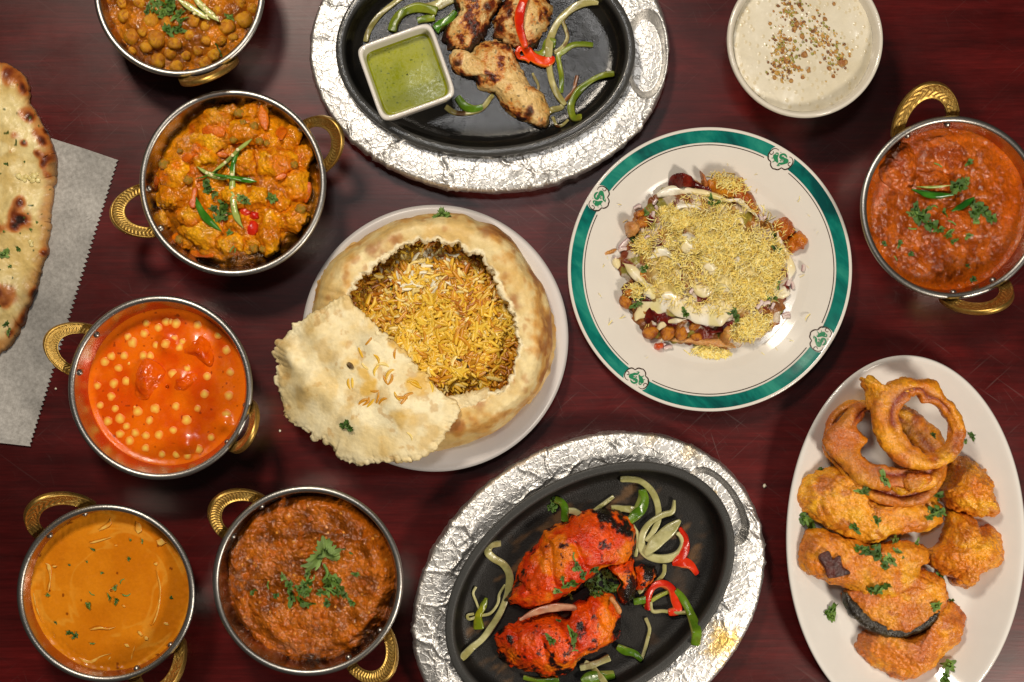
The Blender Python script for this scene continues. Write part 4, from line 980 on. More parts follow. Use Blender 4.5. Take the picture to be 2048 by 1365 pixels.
def top_platter():
    pan, foil = platter((971, 100), (979, 100), (300, 213), (360, 286), 0, M['oily_iron'], 3, 'top')
    kc = K(860, 0, 5.055); k2 = K(600, 0, 2.56)
    zf = 0.0137
    def malai(seed):
        def f(V, U):
            c = mix(lin(208, 168, 100), lin(234, 202, 140), 0.5 + fbm(V, 55, 4, seed))
            t = fbm(V, 80, 6, seed + 21, 0.62) + 0.35 * fbm(V, 25, 2, seed + 2) + 0.30 * sstep(0.6, 1.0, U) + 0.07
            c = mix(c, lin(200, 118, 34), sstep(0.02, 0.42, t) * 0.85)
            c = mix(c, lin(112, 44, 18), sstep(0.34, 0.58, t))
            F1, F2, cid, _ = voro(V + 0.002 * noise(V, 200, 3)[:, None], 85, seed + 4)
            sp = (cid > 0.72) * sstep(0.40, 0.22, F1); c = mix(c, lin(120, 46, 20), sp * 0.85); c = mix(c, lin(40, 20, 16), (cid > 0.72) * sstep(0.28, 0.12, F1) * 0.85)
            c = mix(c, lin(44, 26, 22), sstep(0.62, 0.85, t + 0.35 * sstep(0.84, 0.98, U)) )
            return mix(c, lin(70, 62, 34), sstep(0.62, 0.7, noise(V, 520, 4)) * 0.7)
        return f
    B = meat('grilled_chicken', 'upper left pale grilled chicken piece beside the chutney dish', kc((250, -40), (275, 120), (240, 220), (150, 290), (122, 360), (175, 470), (240, 490), (380, 520), (440, 460), (540, 390), (600, 270), (640, 150), (720, 50), (700, -90), (600, -190), (400, -200)), zf, 0.020, malai(31), 'grill', 31)
    Cc = meat('grilled_chicken', 'upper right pale grilled chicken piece under the red pepper strip', kc((740, 0), (660, 130), (630, 260), (655, 380), (760, 430), (880, 480), (1000, 510), (1070, 460), (1140, 330), (1215, 220), (1250, 100), (1215, -20), (1150, -140), (900, -170)), zf, 0.021, malai(52), 'grill', 52)
    A = meat('grilled_chicken', 'long pale grilled chicken piece with charred edges pointing to the lower right', kc((390, 540), (330, 500), (250, 490), (195, 560), (215, 640), (245, 715), (330, 745), (400, 735), (440, 790), (520, 900), (640, 945), (700, 1020), (780, 1130), (880, 1190), (1000, 1230), (1150, 1285), (1195, 1240), (1185, 1100), (1130, 960), (1050, 900), (1000, 860), (960, 720), (885, 560), (800, 450), (700, 405), (580, 400), (470, 440)), zf, 0.017, malai(13), 'grill', 13)
    ob = [pan, A, B, Cc]
    GP = (lin(128, 140, 34), lin(92, 112, 22)); GE = lin(164, 166, 84)
    def gcol(s, char=0.35): return band_col(GP[0], GP[1], s, GE, char)
    oc = lambda s, ch=0.3: band_col(ONION[0], ONION[1], s, None, ch)
    P = put_strip
    P('green_pepper_strip', 'pepper', 'curved green pepper strip above the chutney dish', k2((702, 58), (650, 42), (590, 36), (525, 62), (485, 110), (470, 160)), 17, 0.006, [pan], gcol(3, 0.15), seed=3)
    P('green_pepper_strip', 'pepper', 'glossy green pepper piece touching the right corner of the chutney dish', k2((800, 60), (765, 95), (715, 130), (690, 150)), 17, 0.008, [pan], band_col(lin(92, 140, 24), lin(62, 110, 14), 8, GE), seed=4)
    P('green_pepper_strip', 'pepper', 'green pepper strip below the right corner of the chutney dish', k2((805, 495), (840, 540), (885, 556), (935, 548)), 15, 0.005, [pan], band_col(lin(106, 142, 26), lin(78, 112, 16), 9, GE), seed=5)
    P('onion_strip', 'onion', 'browned onion strip under the green pepper below the chutney dish', k2((745, 545), (790, 575), (860, 578), (930, 555), (975, 500), (990, 485)), 10, 0.003, [pan], oc(4, 0.9), seed=6)
    P('onion_strip', 'onion', 'long pale onion strip at the left end of the upper pan', k2((540, -30), (470, 25), (400, 85), (355, 150), (335, 215)), 11, 0.003, [pan], oc(5), seed=7)
    P('onion_strip', 'onion', 'broad onion piece at the top edge left of the chicken', k2((830, -40), (760, 0), (690, 30), (620, 40)), 20, 0.004, [pan], oc(6), seed=8)
    P('green_pepper_strip', 'pepper', 'dark green pepper piece under the onion left of the chicken', k2((600, 105), (640, 95), (690, 90)), 13, 0.005, [pan], gcol(12), seed=9)
    s1 = P('green_pepper_strip', 'pepper', 'bent green pepper strip reaching right from beneath the longest onion strip', kc((1650, 455), (1540, 445), (1440, 455), (1360, 510), (1300, 560), (1310, 660), (1330, 780), (1325, 940)), 10, 0.003, [pan], gcol(13, 0.7), seed=10)
    s2 = P('green_pepper_strip', 'pepper', 'short wide green pepper piece between red pepper and onion', kc((1045, 540), (1100, 560), (1170, 520), (1200, 430), (1270, 440)), 17, 0.006, [pan], gcol(14, 0.1), seed=11)
    s3 = P('onion_strip', 'onion', 'thin browned onion shred crossing beside the longest onion strip', kc((1385, 150), (1345, 210), (1370, 290), (1390, 370), (1360, 450), (1310, 500), (1250, 535)), 9, 0.003, [pan, s1], oc(15, 0.8), seed=12)
    s4 = P('onion_strip', 'onion', 'longest pale curved onion strip down the right part of the upper pan', kc((1700, 40, 9), (1620, 30, 13), (1520, 45, 14), (1400, 115, 14), (1290, 230, 15), (1215, 400, 15), (1200, 560, 14), (1215, 740, 13), (1270, 920, 13), (1365, 1065, 12)), 14, 0.004, [pan, s2, s1], oc(16, 0.1), seed=13, n=110)
    P('green_pepper_strip', 'pepper', 'hooked green pepper strip at the lower right of the upper pan', kc((1860, 750), (1760, 760), (1640, 810), (1520, 900), (1450, 1000), (1425, 1100), (1455, 1200), (1530, 1205)), 13, 0.005, [pan], gcol(17, 0.35), seed=14, n=100)
    P('onion_strip', 'onion', 'thin brown onion shred left of the hooked green pepper', kc((1490, 765), (1470, 840), (1455, 910), (1400, 980), (1330, 1050)), 7, 0.0025, [pan], band_col(lin(150, 92, 44), lin(110, 66, 30), 18), seed=15)
    P('onion_strip', 'onion', 'short browned onion shred at the tip of the long chicken piece', kc((1180, 1150), (1240, 1110), (1320, 1090), (1345, 1060)), 11, 0.003, [pan], oc(19, 0.5), seed=16)
    P('onion_strip', 'onion', 'burnt onion crumb strand at the lower rim of the upper pan', kc((1240, 1180), (1280, 1270), (1340, 1270), (1400, 1215)), 6, 0.0025, [pan], oc(20, 1.0), seed=17)
    P('onion_strip', 'onion', 'faint onion shred right of the middle of the long chicken piece', kc((1035, 740), (1070, 810), (1095, 870), (1090, 920)), 5, 0.0022, [pan], oc(21, 0.6), seed=18)
    rc = lambda V, s, p: mix(mix(lin(196, 28, 8), lin(226, 66, 12), 0.5 + 1.2 * fbm(V, 80, 4, 4)), lin(236, 128, 34), (np.cos(p) < -0.75) * 0.75)
    P('red_pepper_strip', 'pepper', 'long upright red pepper strip lying over the upper right chicken piece', kc((975, -40, 17), (940, 60, 17), (905, 180, 17), (905, 300, 18), (935, 400, 17), (965, 480, 12)), 16, 0.005, [Cc, B], rc, lift=0.001, seed=21)
    r2 = P('red_pepper_strip', 'pepper', 'curled red pepper strip below the upright red one', kc((905, 585, 8), (880, 540, 9), (915, 490, 11), (970, 500, 16), (1015, 560, 20), (1090, 610, 21), (1170, 630, 20), (1225, 610, 15), (1235, 575, 8)), 18, 0.006, [pan, A, s2], rc, lift=0.003, seed=22, n=90)
    P('red_pepper_strip', 'pepper', 'thin orange red pepper edge under the curled red strip', kc((885, 550), (900, 590), (960, 600), (1010, 630)), 7, 0.004, [pan, A], rc, lift=0.004, seed=23)
    # chutney dish: square with rounded corners
    zr = 0.052; c = at(812, 143.5, zr); c[2] = 0.0138; hs = m(80, zr); e = 0.22; ro = math.radians(19.5)
    f = hs
    prof = [(1e-4, 0.006), (f * 0.66, 0.006), (f * 0.76, 0.010), (f * 0.83, 0.022), (f * 0.90, zr - 0.0138 - 0.002), (f * 0.925, zr - 0.0138 - 0.0003), (f * 0.95, zr - 0.0138), (f * 0.985, zr - 0.0138 - 0.0004), (f, zr - 0.0138 - 0.002), (f * 0.985, 0.030), (f * 0.92, 0.014), (f * 0.84, 0.002), (f * 0.80, 0.0), (1e-4, 0.0)]
    V, F = lathe(c, smooth_prof(prof, 60), 220, sq=(ro, e))
    root = empty('chutney_dish', c); tag(root, 'small square white ramekin of green chutney standing in the upper pan', 'ramekin')
    make('dish_body', V, F, M['dish_ceramic'], root)
    zc = 0.040
    th = np.linspace(0, 2 * math.pi, 4000); us = np.concatenate([[0.02], np.linspace(0.06, 1, 70)])
    cc_, ss_ = np.cos(th), np.sin(th); R0 = f * 0.885
    X = R0 * np.sign(cc_) * np.abs(cc_) ** e; Y = R0 * np.sign(ss_) * np.abs(ss_) ** e
    sl = np.concatenate([[0], np.cumsum(np.hypot(np.diff(X), np.diff(Y)))]); g_ = np.linspace(0, sl[-1], 300, endpoint=False); X, Y = np.interp(g_, sl, X), np.interp(g_, sl, Y)
    X, Y = X * math.cos(ro) - Y * math.sin(ro), X * math.sin(ro) + Y * math.cos(ro)
    V = np.stack([c[0] + us[:, None] * X, c[1] + us[:, None] * Y, np.full((71, 300), zc)], -1).reshape(-1, 3); U = np.repeat(us, 300)
    V[:, 2] += 0.0016 * sstep(0.92, 1.0, U) + 0.00012 * fbm(V, 45, 2, 3)
    C = mix(lin(124, 130, 18), lin(140, 142, 26), 0.5 + fbm(V, 60, 4, 3)); C = mix(C, lin(64, 80, 12), sstep(0.68, 0.8, noise(V, 700, 8)) * 0.8); C = mix(C, lin(110, 118, 16), sstep(0.95, 1, U) * 0.5)
    V = np.vstack([V, V[-300:] - [0, 0, 0.004]])
    C = np.vstack([C, C[-300:]])
    o = make('green_chutney', V, [gfaces(72, 300)], M['chutney'], None, C); tag(o, 'speckled green herb chutney filling the square white ramekin', 'chutney')
top_platter()

def bottom_platter():
    pan, foil = platter((1180, 1176), (1177, 1187), (316, 220), (376, 297), 33.5, M['dry_iron'], 8, 'bottom', stains=((1440, 1290, 34, 1.0), (1452, 1270, 22, 0.9), (1380, 905, 18, 0.5), (1300, 875, 14, 0.4), (1430, 992, 8, 0.9)))
    k = K(820, 850, 2.65); zf = 0.0137
    def tand(seed, chars):
        def f(V, U):
            c = mix(lin(206, 50, 5), lin(232, 84, 10), 0.5 + fbm(V, 70, 4, seed))
            c = mix(c, lin(236, 128, 16), sstep(-0.05, 0.55, fbm(V, 52, 4, seed + 5)) * 0.85)
            c = mix(c, lin(168, 30, 8), sstep(0.2, 0.7, fbm(V, 110, 4, seed + 8)) * 0.6)
            t = fbm(V, 95, 6, seed + 21, 0.62)
            t = t + 0.30 * sstep(0.80, 1.0, U)
            for (x, y, r, am) in chars:
                p = at(*k((x, y))[0], 0.03); d = np.hypot(V[:, 0] - p[0], V[:, 1] - p[1]) / m(r / 2.65); t = t + am * np.exp(-d ** 2)
            c = mix(c, lin(92, 22, 12), sstep(0.42, 0.62, t)); c = mix(c, lin(24, 16, 14), sstep(0.57, 0.78, t))
            return mix(c, lin(40, 14, 10), 0.7 * sstep(0.62, 0.76, noise(V, 420, 4)) * sstep(-0.1, 0.3, fbm(V, 60, 2, 9)))
        return f
    gr1 = [[(738, 650), (745, 760), (770, 860)], [(880, 640), (915, 720), (930, 760)], [(690, 690), (640, 790)], [(560, 860), (620, 900)]]
    gr2 = [[(940, 960), (965, 1030), (950, 1080)], [(1020, 1010), (1040, 1060)], [(700, 1150), (720, 1240)], [(835, 1010), (830, 1100), (880, 1180)], [(540, 1060), (560, 1150)]]
    A = meat('roast_chicken', 'upper bright red roast chicken piece with charred top edge', k((482, 945), (530, 880), (555, 810), (600, 715), (690, 625), (730, 565), (820, 515), (900, 478), (1000, 455), (1100, 465), (1170, 520), (1195, 600), (1185, 690), (1150, 735), (1060, 745), (960, 820), (880, 885), (760, 955), (640, 985), (540, 970)), zf, 0.031, tand(3, ((1010, 462, 60, 0.9), (1120, 540, 60, 0.6), (490, 945, 22, 1.2), (660, 640, 40, 0.35), (1150, 600, 50, 0.3))), 'tandoori', 3, 0.0019, [k(*g) for g in gr1], q=0.62, rag=0.0010)
    L = meat('roast_drumstick', 'charred dark drumstick end hanging from the upper red chicken piece', k((1050, 745), (1110, 715), (1172, 705), (1190, 760), (1200, 835), (1195, 925), (1150, 970), (1105, 950), (1090, 890), (1115, 840), (1095, 790)), zf, 0.020, tand(9, ((1140, 930, 70, 0.9), (1170, 850, 50, 0.5))), 'tandoori', 9, 0.0014, nr=40, nt=140)
    D = meat('burnt_wing_tip', 'small burnt dark red wing tip right of the drumstick', k((1180, 780), (1210, 742), (1295, 752), (1320, 785), (1275, 845), (1230, 880), (1190, 875)), zf, 0.012, tand(12, ((1290, 765, 50, 0.8), (1240, 800, 70, 0.4))), 'tandoori', 12, 0.0016, nr=34, nt=120)
    B = meat('roast_chicken', 'lower bright red roast chicken piece with blackened left end', k((440, 1170), (450, 1110), (500, 1065), (560, 1040), (650, 1008), (750, 1000), (825, 1015), (850, 965), (950, 912), (1045, 895), (1110, 960), (1132, 1070), (1110, 1150), (1000, 1220), (900, 1262), (865, 1325), (760, 1342), (600, 1312), (480, 1258)), zf, 0.029, tand(21, ((470, 1080, 45, 0.7), (528, 1140, 32, 1.0), (500, 1270, 60, 0.5), (770, 1290, 70, 0.5), (850, 1325, 60, 0.5), (1100, 1090, 50, 0.5), (920, 1060, 40, 0.4), (960, 1230, 60, 0.5))), 'tandoori', 21, 0.0021, [k(*g) for g in gr2], q=0.62)
    V, Fs, C = strip([(x, y, w / 2.65) for x, y, w in k((1062, 915, 26), (1085, 945, 24), (1108, 985, 30), (1114, 1005, 16))], 9, 0.005, zf + 0.019, n=30, colf=lambda V, s_, p_: mix(lin(196, 130, 74), lin(120, 56, 28), 0.4 + fbm(V, 120, 3, 4)))
    bone = make('bone_end', V, Fs, M['grill'], B, C) if False else make('bone_end', V, Fs, M['grill'], None, C)
    tag(bone, 'pale bone end sticking out of the lower red chicken piece', 'bone')
    ob = [pan, A, B, L, D]
    P = put_strip
    oc = lambda s, ch=0.05: band_col(lin(186, 182, 132), lin(150, 146, 90), s, lin(200, 196, 152), ch)
    g = lambda s: band_col(lin(94, 126, 26), lin(66, 102, 14), s, lin(160, 168, 88), 0.25)
    rd = lambda s: (lambda V, s_, p: mix(mix(lin(176, 24, 10), lin(210, 50, 18), 0.5 + 1.2 * fbm(V, 80, 4, s)), lin(226, 120, 66), (np.cos(p) < -0.7) * 0.7))
    P('green_pepper_strip', 'pepper', 'thick green pepper strip standing at the top right of the upper chicken piece', k((1232, 345, 16), (1238, 400, 20), (1215, 460, 20), (1165, 515, 18)), 20, 0.008, [pan], g(3), seed=3)
    P('green_pepper_strip', 'pepper', 'bent green pepper strip above the left of the upper chicken piece', k((765, 395), (800, 410), (822, 450), (820, 515)), 13, 0.006, [pan], g(4), seed=4)
    P('onion_piece', 'onion', 'flat onion piece tucked behind the top of the upper chicken', k((830, 455), (870, 460), (905, 480)), 13, 0.004, [pan], oc(5), seed=5)
    P('onion_strip', 'onion', 'short slanting onion strip above the upper chicken piece', k((1080, 380), (1040, 410), (1000, 440), (965, 470)), 8, 0.003, [pan], oc(6), seed=6)
    P('onion_piece', 'onion', 'pale broad onion piece between the two green strips above the chicken', k((1068, 450), (1120, 445), (1195, 455)), 14, 0.004, [pan], oc(7), seed=7)
    o1 = P('onion_strip', 'onion', 'long pale onion strip curving down from the top of the lower pan', k((1113, 288), (1170, 288), (1225, 300), (1280, 350), (1312, 420), (1318, 500), (1295, 560), (1255, 620)), 12.5, 0.004, [pan], oc(8), seed=8, n=90)
    o2 = P('onion_strip', 'onion', 'looped onion strip right of the upper chicken piece', k((1402, 400, 4), (1392, 460, 10), (1340, 480, 12), (1275, 520, 13), (1235, 580, 14), (1230, 650, 16), (1275, 700, 17), (1350, 712, 17), (1420, 690, 16), (1450, 640, 14), (1435, 590, 12), (1410, 575, 8)), 14, 0.005, [pan, o1], oc(9), seed=9, n=120)
    P('onion_piece', 'onion', 'widest translucent onion petal inside the onion loop', k((1432, 505, 6), (1390, 545, 22), (1330, 600, 28), (1280, 650, 22), (1245, 690, 8)), 22, 0.005, [pan, o1], oc(10, 0), seed=10, lift=0.002, roll=0.25)
    P('onion_strip', 'onion', 'thin onion strip hugging the right side of the upper chicken', k((1180, 530), (1205, 580), (1205, 640), (1195, 700)), 7, 0.003, [pan], oc(11), seed=11)
    P('onion_strip', 'onion', 'onion shred running down from the loop to the red pepper arch', k((1350, 740), (1345, 790), (1310, 830), (1260, 860), (1210, 890)), 8, 0.003, [pan], oc(12), seed=12)
    P('onion_strip', 'onion', 'longest curved onion strip at the left of the lower pan', k((482, 628), (430, 632), (412, 665), (440, 700), (495, 740), (528, 800), (520, 880), (495, 960), (455, 1040), (390, 1130), (330, 1180), (275, 1225)), 13.5, 0.004, [pan], oc(13, 0.15), seed=13, n=120)
    P('onion_strip', 'onion', 'thin curly onion shred left of the small green pepper', k((350, 858), (335, 895), (355, 950), (372, 990)), 5, 0.0025, [pan], oc(14), seed=14)
    P('onion_strip', 'onion', 'thin onion shred looping across the small green pepper', k((505, 848), (475, 900), (465, 950), (425, 1000), (370, 1012), (315, 1030), (305, 1010), (340, 1002)), 5, 0.0025, [pan], oc(15), seed=15)
    P('green_pepper_piece', 'pepper', 'small yellow green pepper piece at the left end of the lower pan', k((405, 920, 6), (385, 970, 14), (362, 1020, 16), (365, 1085, 20)), 14, 0.005, [pan], band_col(lin(150, 150, 30), lin(106, 120, 20), 16, None, 0.25), seed=16)
    P('onion_strip', 'onion', 'crooked thin onion strip right of the lower chicken piece', k((1250, 1025), (1270, 1080), (1262, 1130), (1245, 1190), (1225, 1245)), 7, 0.003, [pan], oc(17, 0.2), seed=17)
    P('green_pepper_piece', 'pepper', 'green pepper scrap at the lower right of the lower chicken piece', k((1098, 1178, 12), (1140, 1200, 17), (1190, 1215, 13), (1228, 1245, 8)), 14, 0.005, [pan], g(18), seed=18)
    P('onion_piece', 'onion', 'browned onion piece under the lower edge of the lower chicken', k((900, 1290), (980, 1270), (1060, 1235)), 13, 0.004, [pan], oc(19, 0.4), seed=19)
    w1 = P('green_pepper_piece', 'pepper', 'green pepper piece cut by the bottom edge of the picture', k((920, 1375, 26), (960, 1345, 24), (1030, 1335, 20), (1085, 1325, 12)), 20, 0.007, [pan], g(20), seed=20)
    P('onion_strip', 'onion', 'onion strip laid over the green pepper at the bottom edge', k((925, 1258), (970, 1290), (1010, 1330), (1045, 1380)), 12, 0.003, [pan, w1], oc(21), seed=21)
    P('green_pepper_piece', 'pepper', 'green pepper sliver below the lower chicken piece', k((600, 1340), (640, 1350), (700, 1356), (790, 1352)), 9, 0.004, [pan], g(22), seed=22)
    rr = P('red_pepper_piece', 'pepper', 'red pepper piece right of the onion loop', k((1430, 545, 8), (1462, 610, 15), (1450, 680, 22), (1400, 735, 14)), 18, 0.005, [pan], rd(23), seed=23)
    P('red_pepper_piece', 'pepper', 'red pepper tail under the red piece right of the onion loop', k((1390, 735, 10), (1440, 730, 20), (1485, 745, 16), (1525, 792, 10)), 15, 0.005, [pan], rd(24), seed=24)
    P('green_pepper_strip', 'pepper', 'longest glossy green pepper strip at the right end of the lower pan', k((1405, 880, 12), (1450, 930, 17), (1490, 1010, 19), (1505, 1080, 19), (1500, 1145, 18)), 18, 0.007, [pan], g(25), seed=25, tip=0.8)
    P('red_pepper_strip', 'pepper', 'arched red pepper strip below the onion loop', k((1265, 985, 10), (1262, 920, 12), (1285, 865, 16), (1335, 845, 17), (1385, 872, 16), (1405, 930, 15), (1420, 985, 17), (1370, 998, 12)), 15, 0.007, [pan], rd(26), seed=26, n=90)
    P('green_pepper_piece', 'pepper', 'green pepper piece beside the drumstick end', k((1185, 940), (1230, 935), (1275, 920)), 14, 0.006, [pan], g(27), seed=27)
    P('onion_strip', 'onion', 'twisted thin onion shred under the arched red pepper', k((1275, 935), (1285, 985), (1340, 985), (1400, 992), (1460, 992)), 6, 0.003, [pan], oc(28), seed=28, lift=0.003)
    P('onion_strip', 'onion', 'thin green tinted strip inside the red pepper arch', k((1240, 965), (1300, 920), (1360, 890), (1400, 880)), 7, 0.003, [pan], band_col(lin(150, 156, 66), lin(112, 130, 40), 29), seed=29)
    P('onion_strip', 'onion', 'pale pink onion petal between the two chicken pieces', k((580, 1020, 6), (660, 980, 14), (760, 955, 18), (850, 955, 14), (880, 965, 8)), 16, 0.004, [pan], band_col(lin(196, 160, 128), lin(170, 110, 84), 30), seed=30, lift=0.012)
    f = 1 / 2.65
    greens([(x, y, w * f, *r) for x, y, w, *r in k((760, 415, 60), (750, 440, 46), (885, 760, 56), (915, 795, 44), (850, 840, 66), (965, 765, 50), (985, 820, 60), (1040, 790, 70), (1060, 850, 70), (1040, 880, 60), (1010, 870, 60), (960, 860, 50), (970, 900, 50), (1075, 800, 50), (985, 760, 40), (810, 820, 40), (780, 880, 46), (850, 905, 36), (862, 1110, 80),
            (868, 1165, 40), (868, 1200, 50, 'stem'), (745, 1140, 56), (870, 700, 50, 'stem'), (788, 1040, 26), (880, 740, 36), (1000, 900, 50), (1085, 870, 50), (940, 840, 44))], ob,
           'chopped coriander leaf on the red roast chicken', GRP_C + 'red chicken', (1180, 1176, 300))
bottom_platter()

# ------------------------------------------------------------------ pastry covered biryani
def biryani():
    c = at(870, 677, 0.014); c[2] = 0; R = m(266, 0.014)
    root = empty('dinner_plate', c); tag(root, 'plain round greyish white plate under the bread covered rice', 'plate')
    prof = smooth_prof([(1e-4, 0.006), (R * 0.60, 0.006), (R * 0.68, 0.008), (R * 0.85, 0.0125), (R * 0.97, 0.0152), (R * 0.995, 0.0152), (R, 0.0140), (R * 0.96, 0.0115), (R * 0.66, 0.002), (R * 0.6, 0.0), (1e-4, 0.0005)], 60)
    V, F = lathe(c, prof, 220); make('plate_body', V, F, M['grey_white_ceramic'], root)
    k = K(520, 400, 2.4375)
    outer = k((480, 200), (560, 158), (660, 108), (760, 86), (850, 76), (940, 66), (1000, 74), (1060, 106), (1120, 124), (1180, 160), (1240, 215), (1295, 290), (1345, 360), (1385, 430), (1405, 500), (1420, 600), (1418, 700), (1395, 820), (1345, 920), (1285, 1000), (1200, 1090), (1100, 1150), (1000, 1196), (880, 1220), (740, 1215), (600, 1180), (470, 1110), (360, 1000), (290, 860), (262, 720), (250, 600), (262, 500), (285, 420), (320, 350), (370, 280), (420, 235))
    inner = k((640, 262), (680, 215), (760, 206), (850, 192), (900, 212), (960, 222), (1010, 250), (1080, 268), (1108, 320), (1148, 352), (1158, 420), (1198, 480), (1228, 560), (1248, 640), (1250, 720), (1230, 780), (1228, 850), (1180, 915), (1100, 945), (1010, 975), (930, 990), (840, 980), (740, 950), (640, 890), (560, 800), (490, 690), (450, 590), (432, 480), (470, 400), (540, 348), (590, 295))
    n = 420
    zi, zo = 0.051, 0.022
    O = spline([at(x, y, zo) for x, y in outer], n); I = spline([at(x, y, zi) for x, y in inner], n)
    # line both loops up by angle about the middle
    cen = I.mean(0)
    def by_angle(L):
        a = np.arctan2(L[:, 1] - cen[1], L[:, 0] - cen[0]); o_ = np.argsort(a); g = np.linspace(-math.pi, math.pi, n, endpoint=False)
        r = np.interp(g, a[o_], np.hypot(L[:, 0] - cen[0], L[:, 1] - cen[1])[o_], period=2 * math.pi)
        return np.stack([cen[0] + r * np.cos(g), cen[1] + r * np.sin(g), np.zeros(n)], 1)
    O, I = by_angle(O), by_angle(I)
    dI = (I - cen); dI /= np.linalg.norm(dI[:, :2], axis=1)[:, None]
    I = I + dI * (0.0020 * noise(I, 140, 3) + 0.0016 * noise(I, 330, 5) + 0.0011 * noise(I, 700, 6))[:, None]
    prof = [(0.05, zi - 0.010), (0.0, zi - 0.0075), (-0.01, zi - 0.003), (0.015, zi - 0.0004)] + [(s, zi + 0.0022 * math.sin(min(1, s * 1.6) * math.pi * 0.6) - 0.028 * max(0, (s - 0.25) / 0.75) ** 3.4) for s in np.linspace(0.04, 0.97, 64)] + [(1.0, 0.021), (1.012, 0.017), (1.0, 0.012), (0.97, 0.0085)]
    V = np.vstack([np.concatenate([(I + (O - I) * s)[:, :2], (z - 0.007 * sstep(0.1, 0.5, s) * np.clip(np.cos(np.arctan2(I[:, 1] - cen[1], I[:, 0] - cen[0]) + 2.45), 0, 1))[:, None] if s < 0.98 else np.full((n, 1), z)], 1) for s, z in prof]); Sx = np.repeat([q[0] for q in prof], n)
    F = gfaces(len(prof), n); N = vnormals(V, F)
    if N[20 * n:40 * n, 2].mean() < 0: F = F[:, ::-1]; N = -N
    d = 0.0015 * fbm(V, 34, 2, 3) + 0.0004 * fbm(V, 150, 3, 5)
    ang = np.arctan2(V[:, 1] - cen[1], V[:, 0] - cen[0])
    rag = sstep(0.16, 0.0, Sx + 0.06 * fbm(V, 120, 3, 31)); d = d + rag * 0.0024 * fbm(V, 300, 3, 11)
    V = V + N * d[:, None]
    brown = np.clip(0.5 + 0.5 * np.cos(ang - 0.15), 0, 1) ** 1.2          # the side of the crust that took most heat
    t = fbm(V, 55, 4, 8) * 0.7 + brown * 0.58 * sstep(0.25, 0.8, Sx) + 0.25 * sstep(0.75, 1.0, Sx) - 0.2
    t = t + 0.30 * fbm(V, 160, 4, 28); C = mix(lin(234, 212, 156), lin(218, 182, 112), 0.5 + fbm(V, 60, 5, 3)); C = mix(C, lin(206, 148, 64), sstep(0.0, 0.6, t) * 0.85); C = mix(C, lin(150, 86, 34), sstep(0.50, 0.95, t) * 0.8)
    F1, F2, cid, _ = voro(V + 0.004 * noise(V, 90, 3)[:, None], 48, 6); C = mix(C, lin(160, 90, 36), (cid > 0.55) * sstep(0.45, 0.05, F1 + 0.12 * fbm(V, 200, 3, 2)) * 0.75 * (Sx > 0.1))
    F1, F2, cid, _ = voro(V + 0.003 * noise(V, 150, 13)[:, None], 110, 16); C = mix(C, lin(176, 112, 48), (cid > 0.72) * sstep(0.40, 0.1, F1) * 0.55 * (Sx > 0.1))
    C = mix(C, lin(238, 224, 186), sstep(0.16, 0.04, Sx + 0.06 * fbm(V, 120, 3, 31)))
    crust = make('bread_crust', V, [F], M['bread'], None, C); tag(crust, 'round golden baked bread crust torn open around the biryani rice', 'bread')
    # second crust edge below, at the lower right
    ol = k((1180, 160), (1300, 290), (1400, 440), (1440, 560), (1458, 640), (1455, 720), (1432, 810), (1395, 900), (1365, 960), (1305, 998), (1200, 1080), (1100, 1120), (900, 1100), (800, 800), (900, 500))
    V, Fs, C = pillow(ol, 0.0095, 0.010, 4, 0.5, 30, 200, lambda P, U: 0.0008 * fbm(P, 90, 3, 4), lambda V, U, d: mix(mix(lin(212, 176, 110), lin(190, 136, 66), 0.5 + fbm(V, 50, 4, 4)), lin(132, 78, 32), sstep(0.35, 0.8, fbm(V, 60, 3, 9)) * 0.7), rag=0.0012, seed=4)
    o = make('crust_edge', V, Fs, M['bread'], crust, C)
    ol = k((480, 200), (400, 240), (340, 300), (290, 370), (258, 440), (262, 480), (246, 520), (250, 580), (300, 640), (400, 620), (480, 400))
    V, Fs, C = pillow(ol, 0.0095, 0.010, 4, 0.5, 30, 160, lambda P, U: 0.0008 * fbm(P, 90, 3, 4), lambda V, U, d: mix(mix(lin(206, 166, 98), lin(176, 118, 54), 0.5 + fbm(V, 50, 4, 14)), lin(96, 50, 22), sstep(0.25, 0.7, fbm(V, 60, 3, 19)) * 0.8), rag=0.0012, seed=9)
    make('crust_edge', V, Fs, M['bread'], crust, C)
    # clay pot inside
    pc = np.array([cen[0], cen[1], 0.0]); Ri = float(np.hypot(*(I - cen)[:, :2].T).max()) * 1.02
    prof = [(1e-4, 0.011), (Ri * 0.75, 0.012), (Ri * 0.93, 0.022), (Ri * 1.0, 0.034), (Ri * 1.01, 0.0405), (Ri * 1.03, 0.041), (Ri * 1.035, 0.039), (Ri * 1.02, 0.028), (Ri * 0.9, 0.0085), (Ri * 0.6, 0.0075), (1e-4, 0.0075)]
    V, F = lathe(pc, smooth_prof(prof, 50), 160); pot = make('serving_pot', V, F, M['clay'], None)
    tag(pot, 'brown serving pot inside the torn bread crust, holding the rice', 'pot')
    # rice: bed, then grains
    zr = 0.031
    def hz(x, y):
        P = np.stack([x, y, np.zeros_like(x)], 1); u = np.hypot(x - pc[0], y - pc[1]) / Ri
        uu = np.hypot(x - pc[0] - 0.006, y - pc[1] + 0.007) / Ri
        return zr - 0.006 + 0.015 * (1 - sstep(0.35, 1.02, uu)) - 0.002 * sstep(0.80, 1.0, uu) + 0.0032 * fbm(P, 55, 3, 3) + 0.0018 * fbm(P, 160, 3, 8)
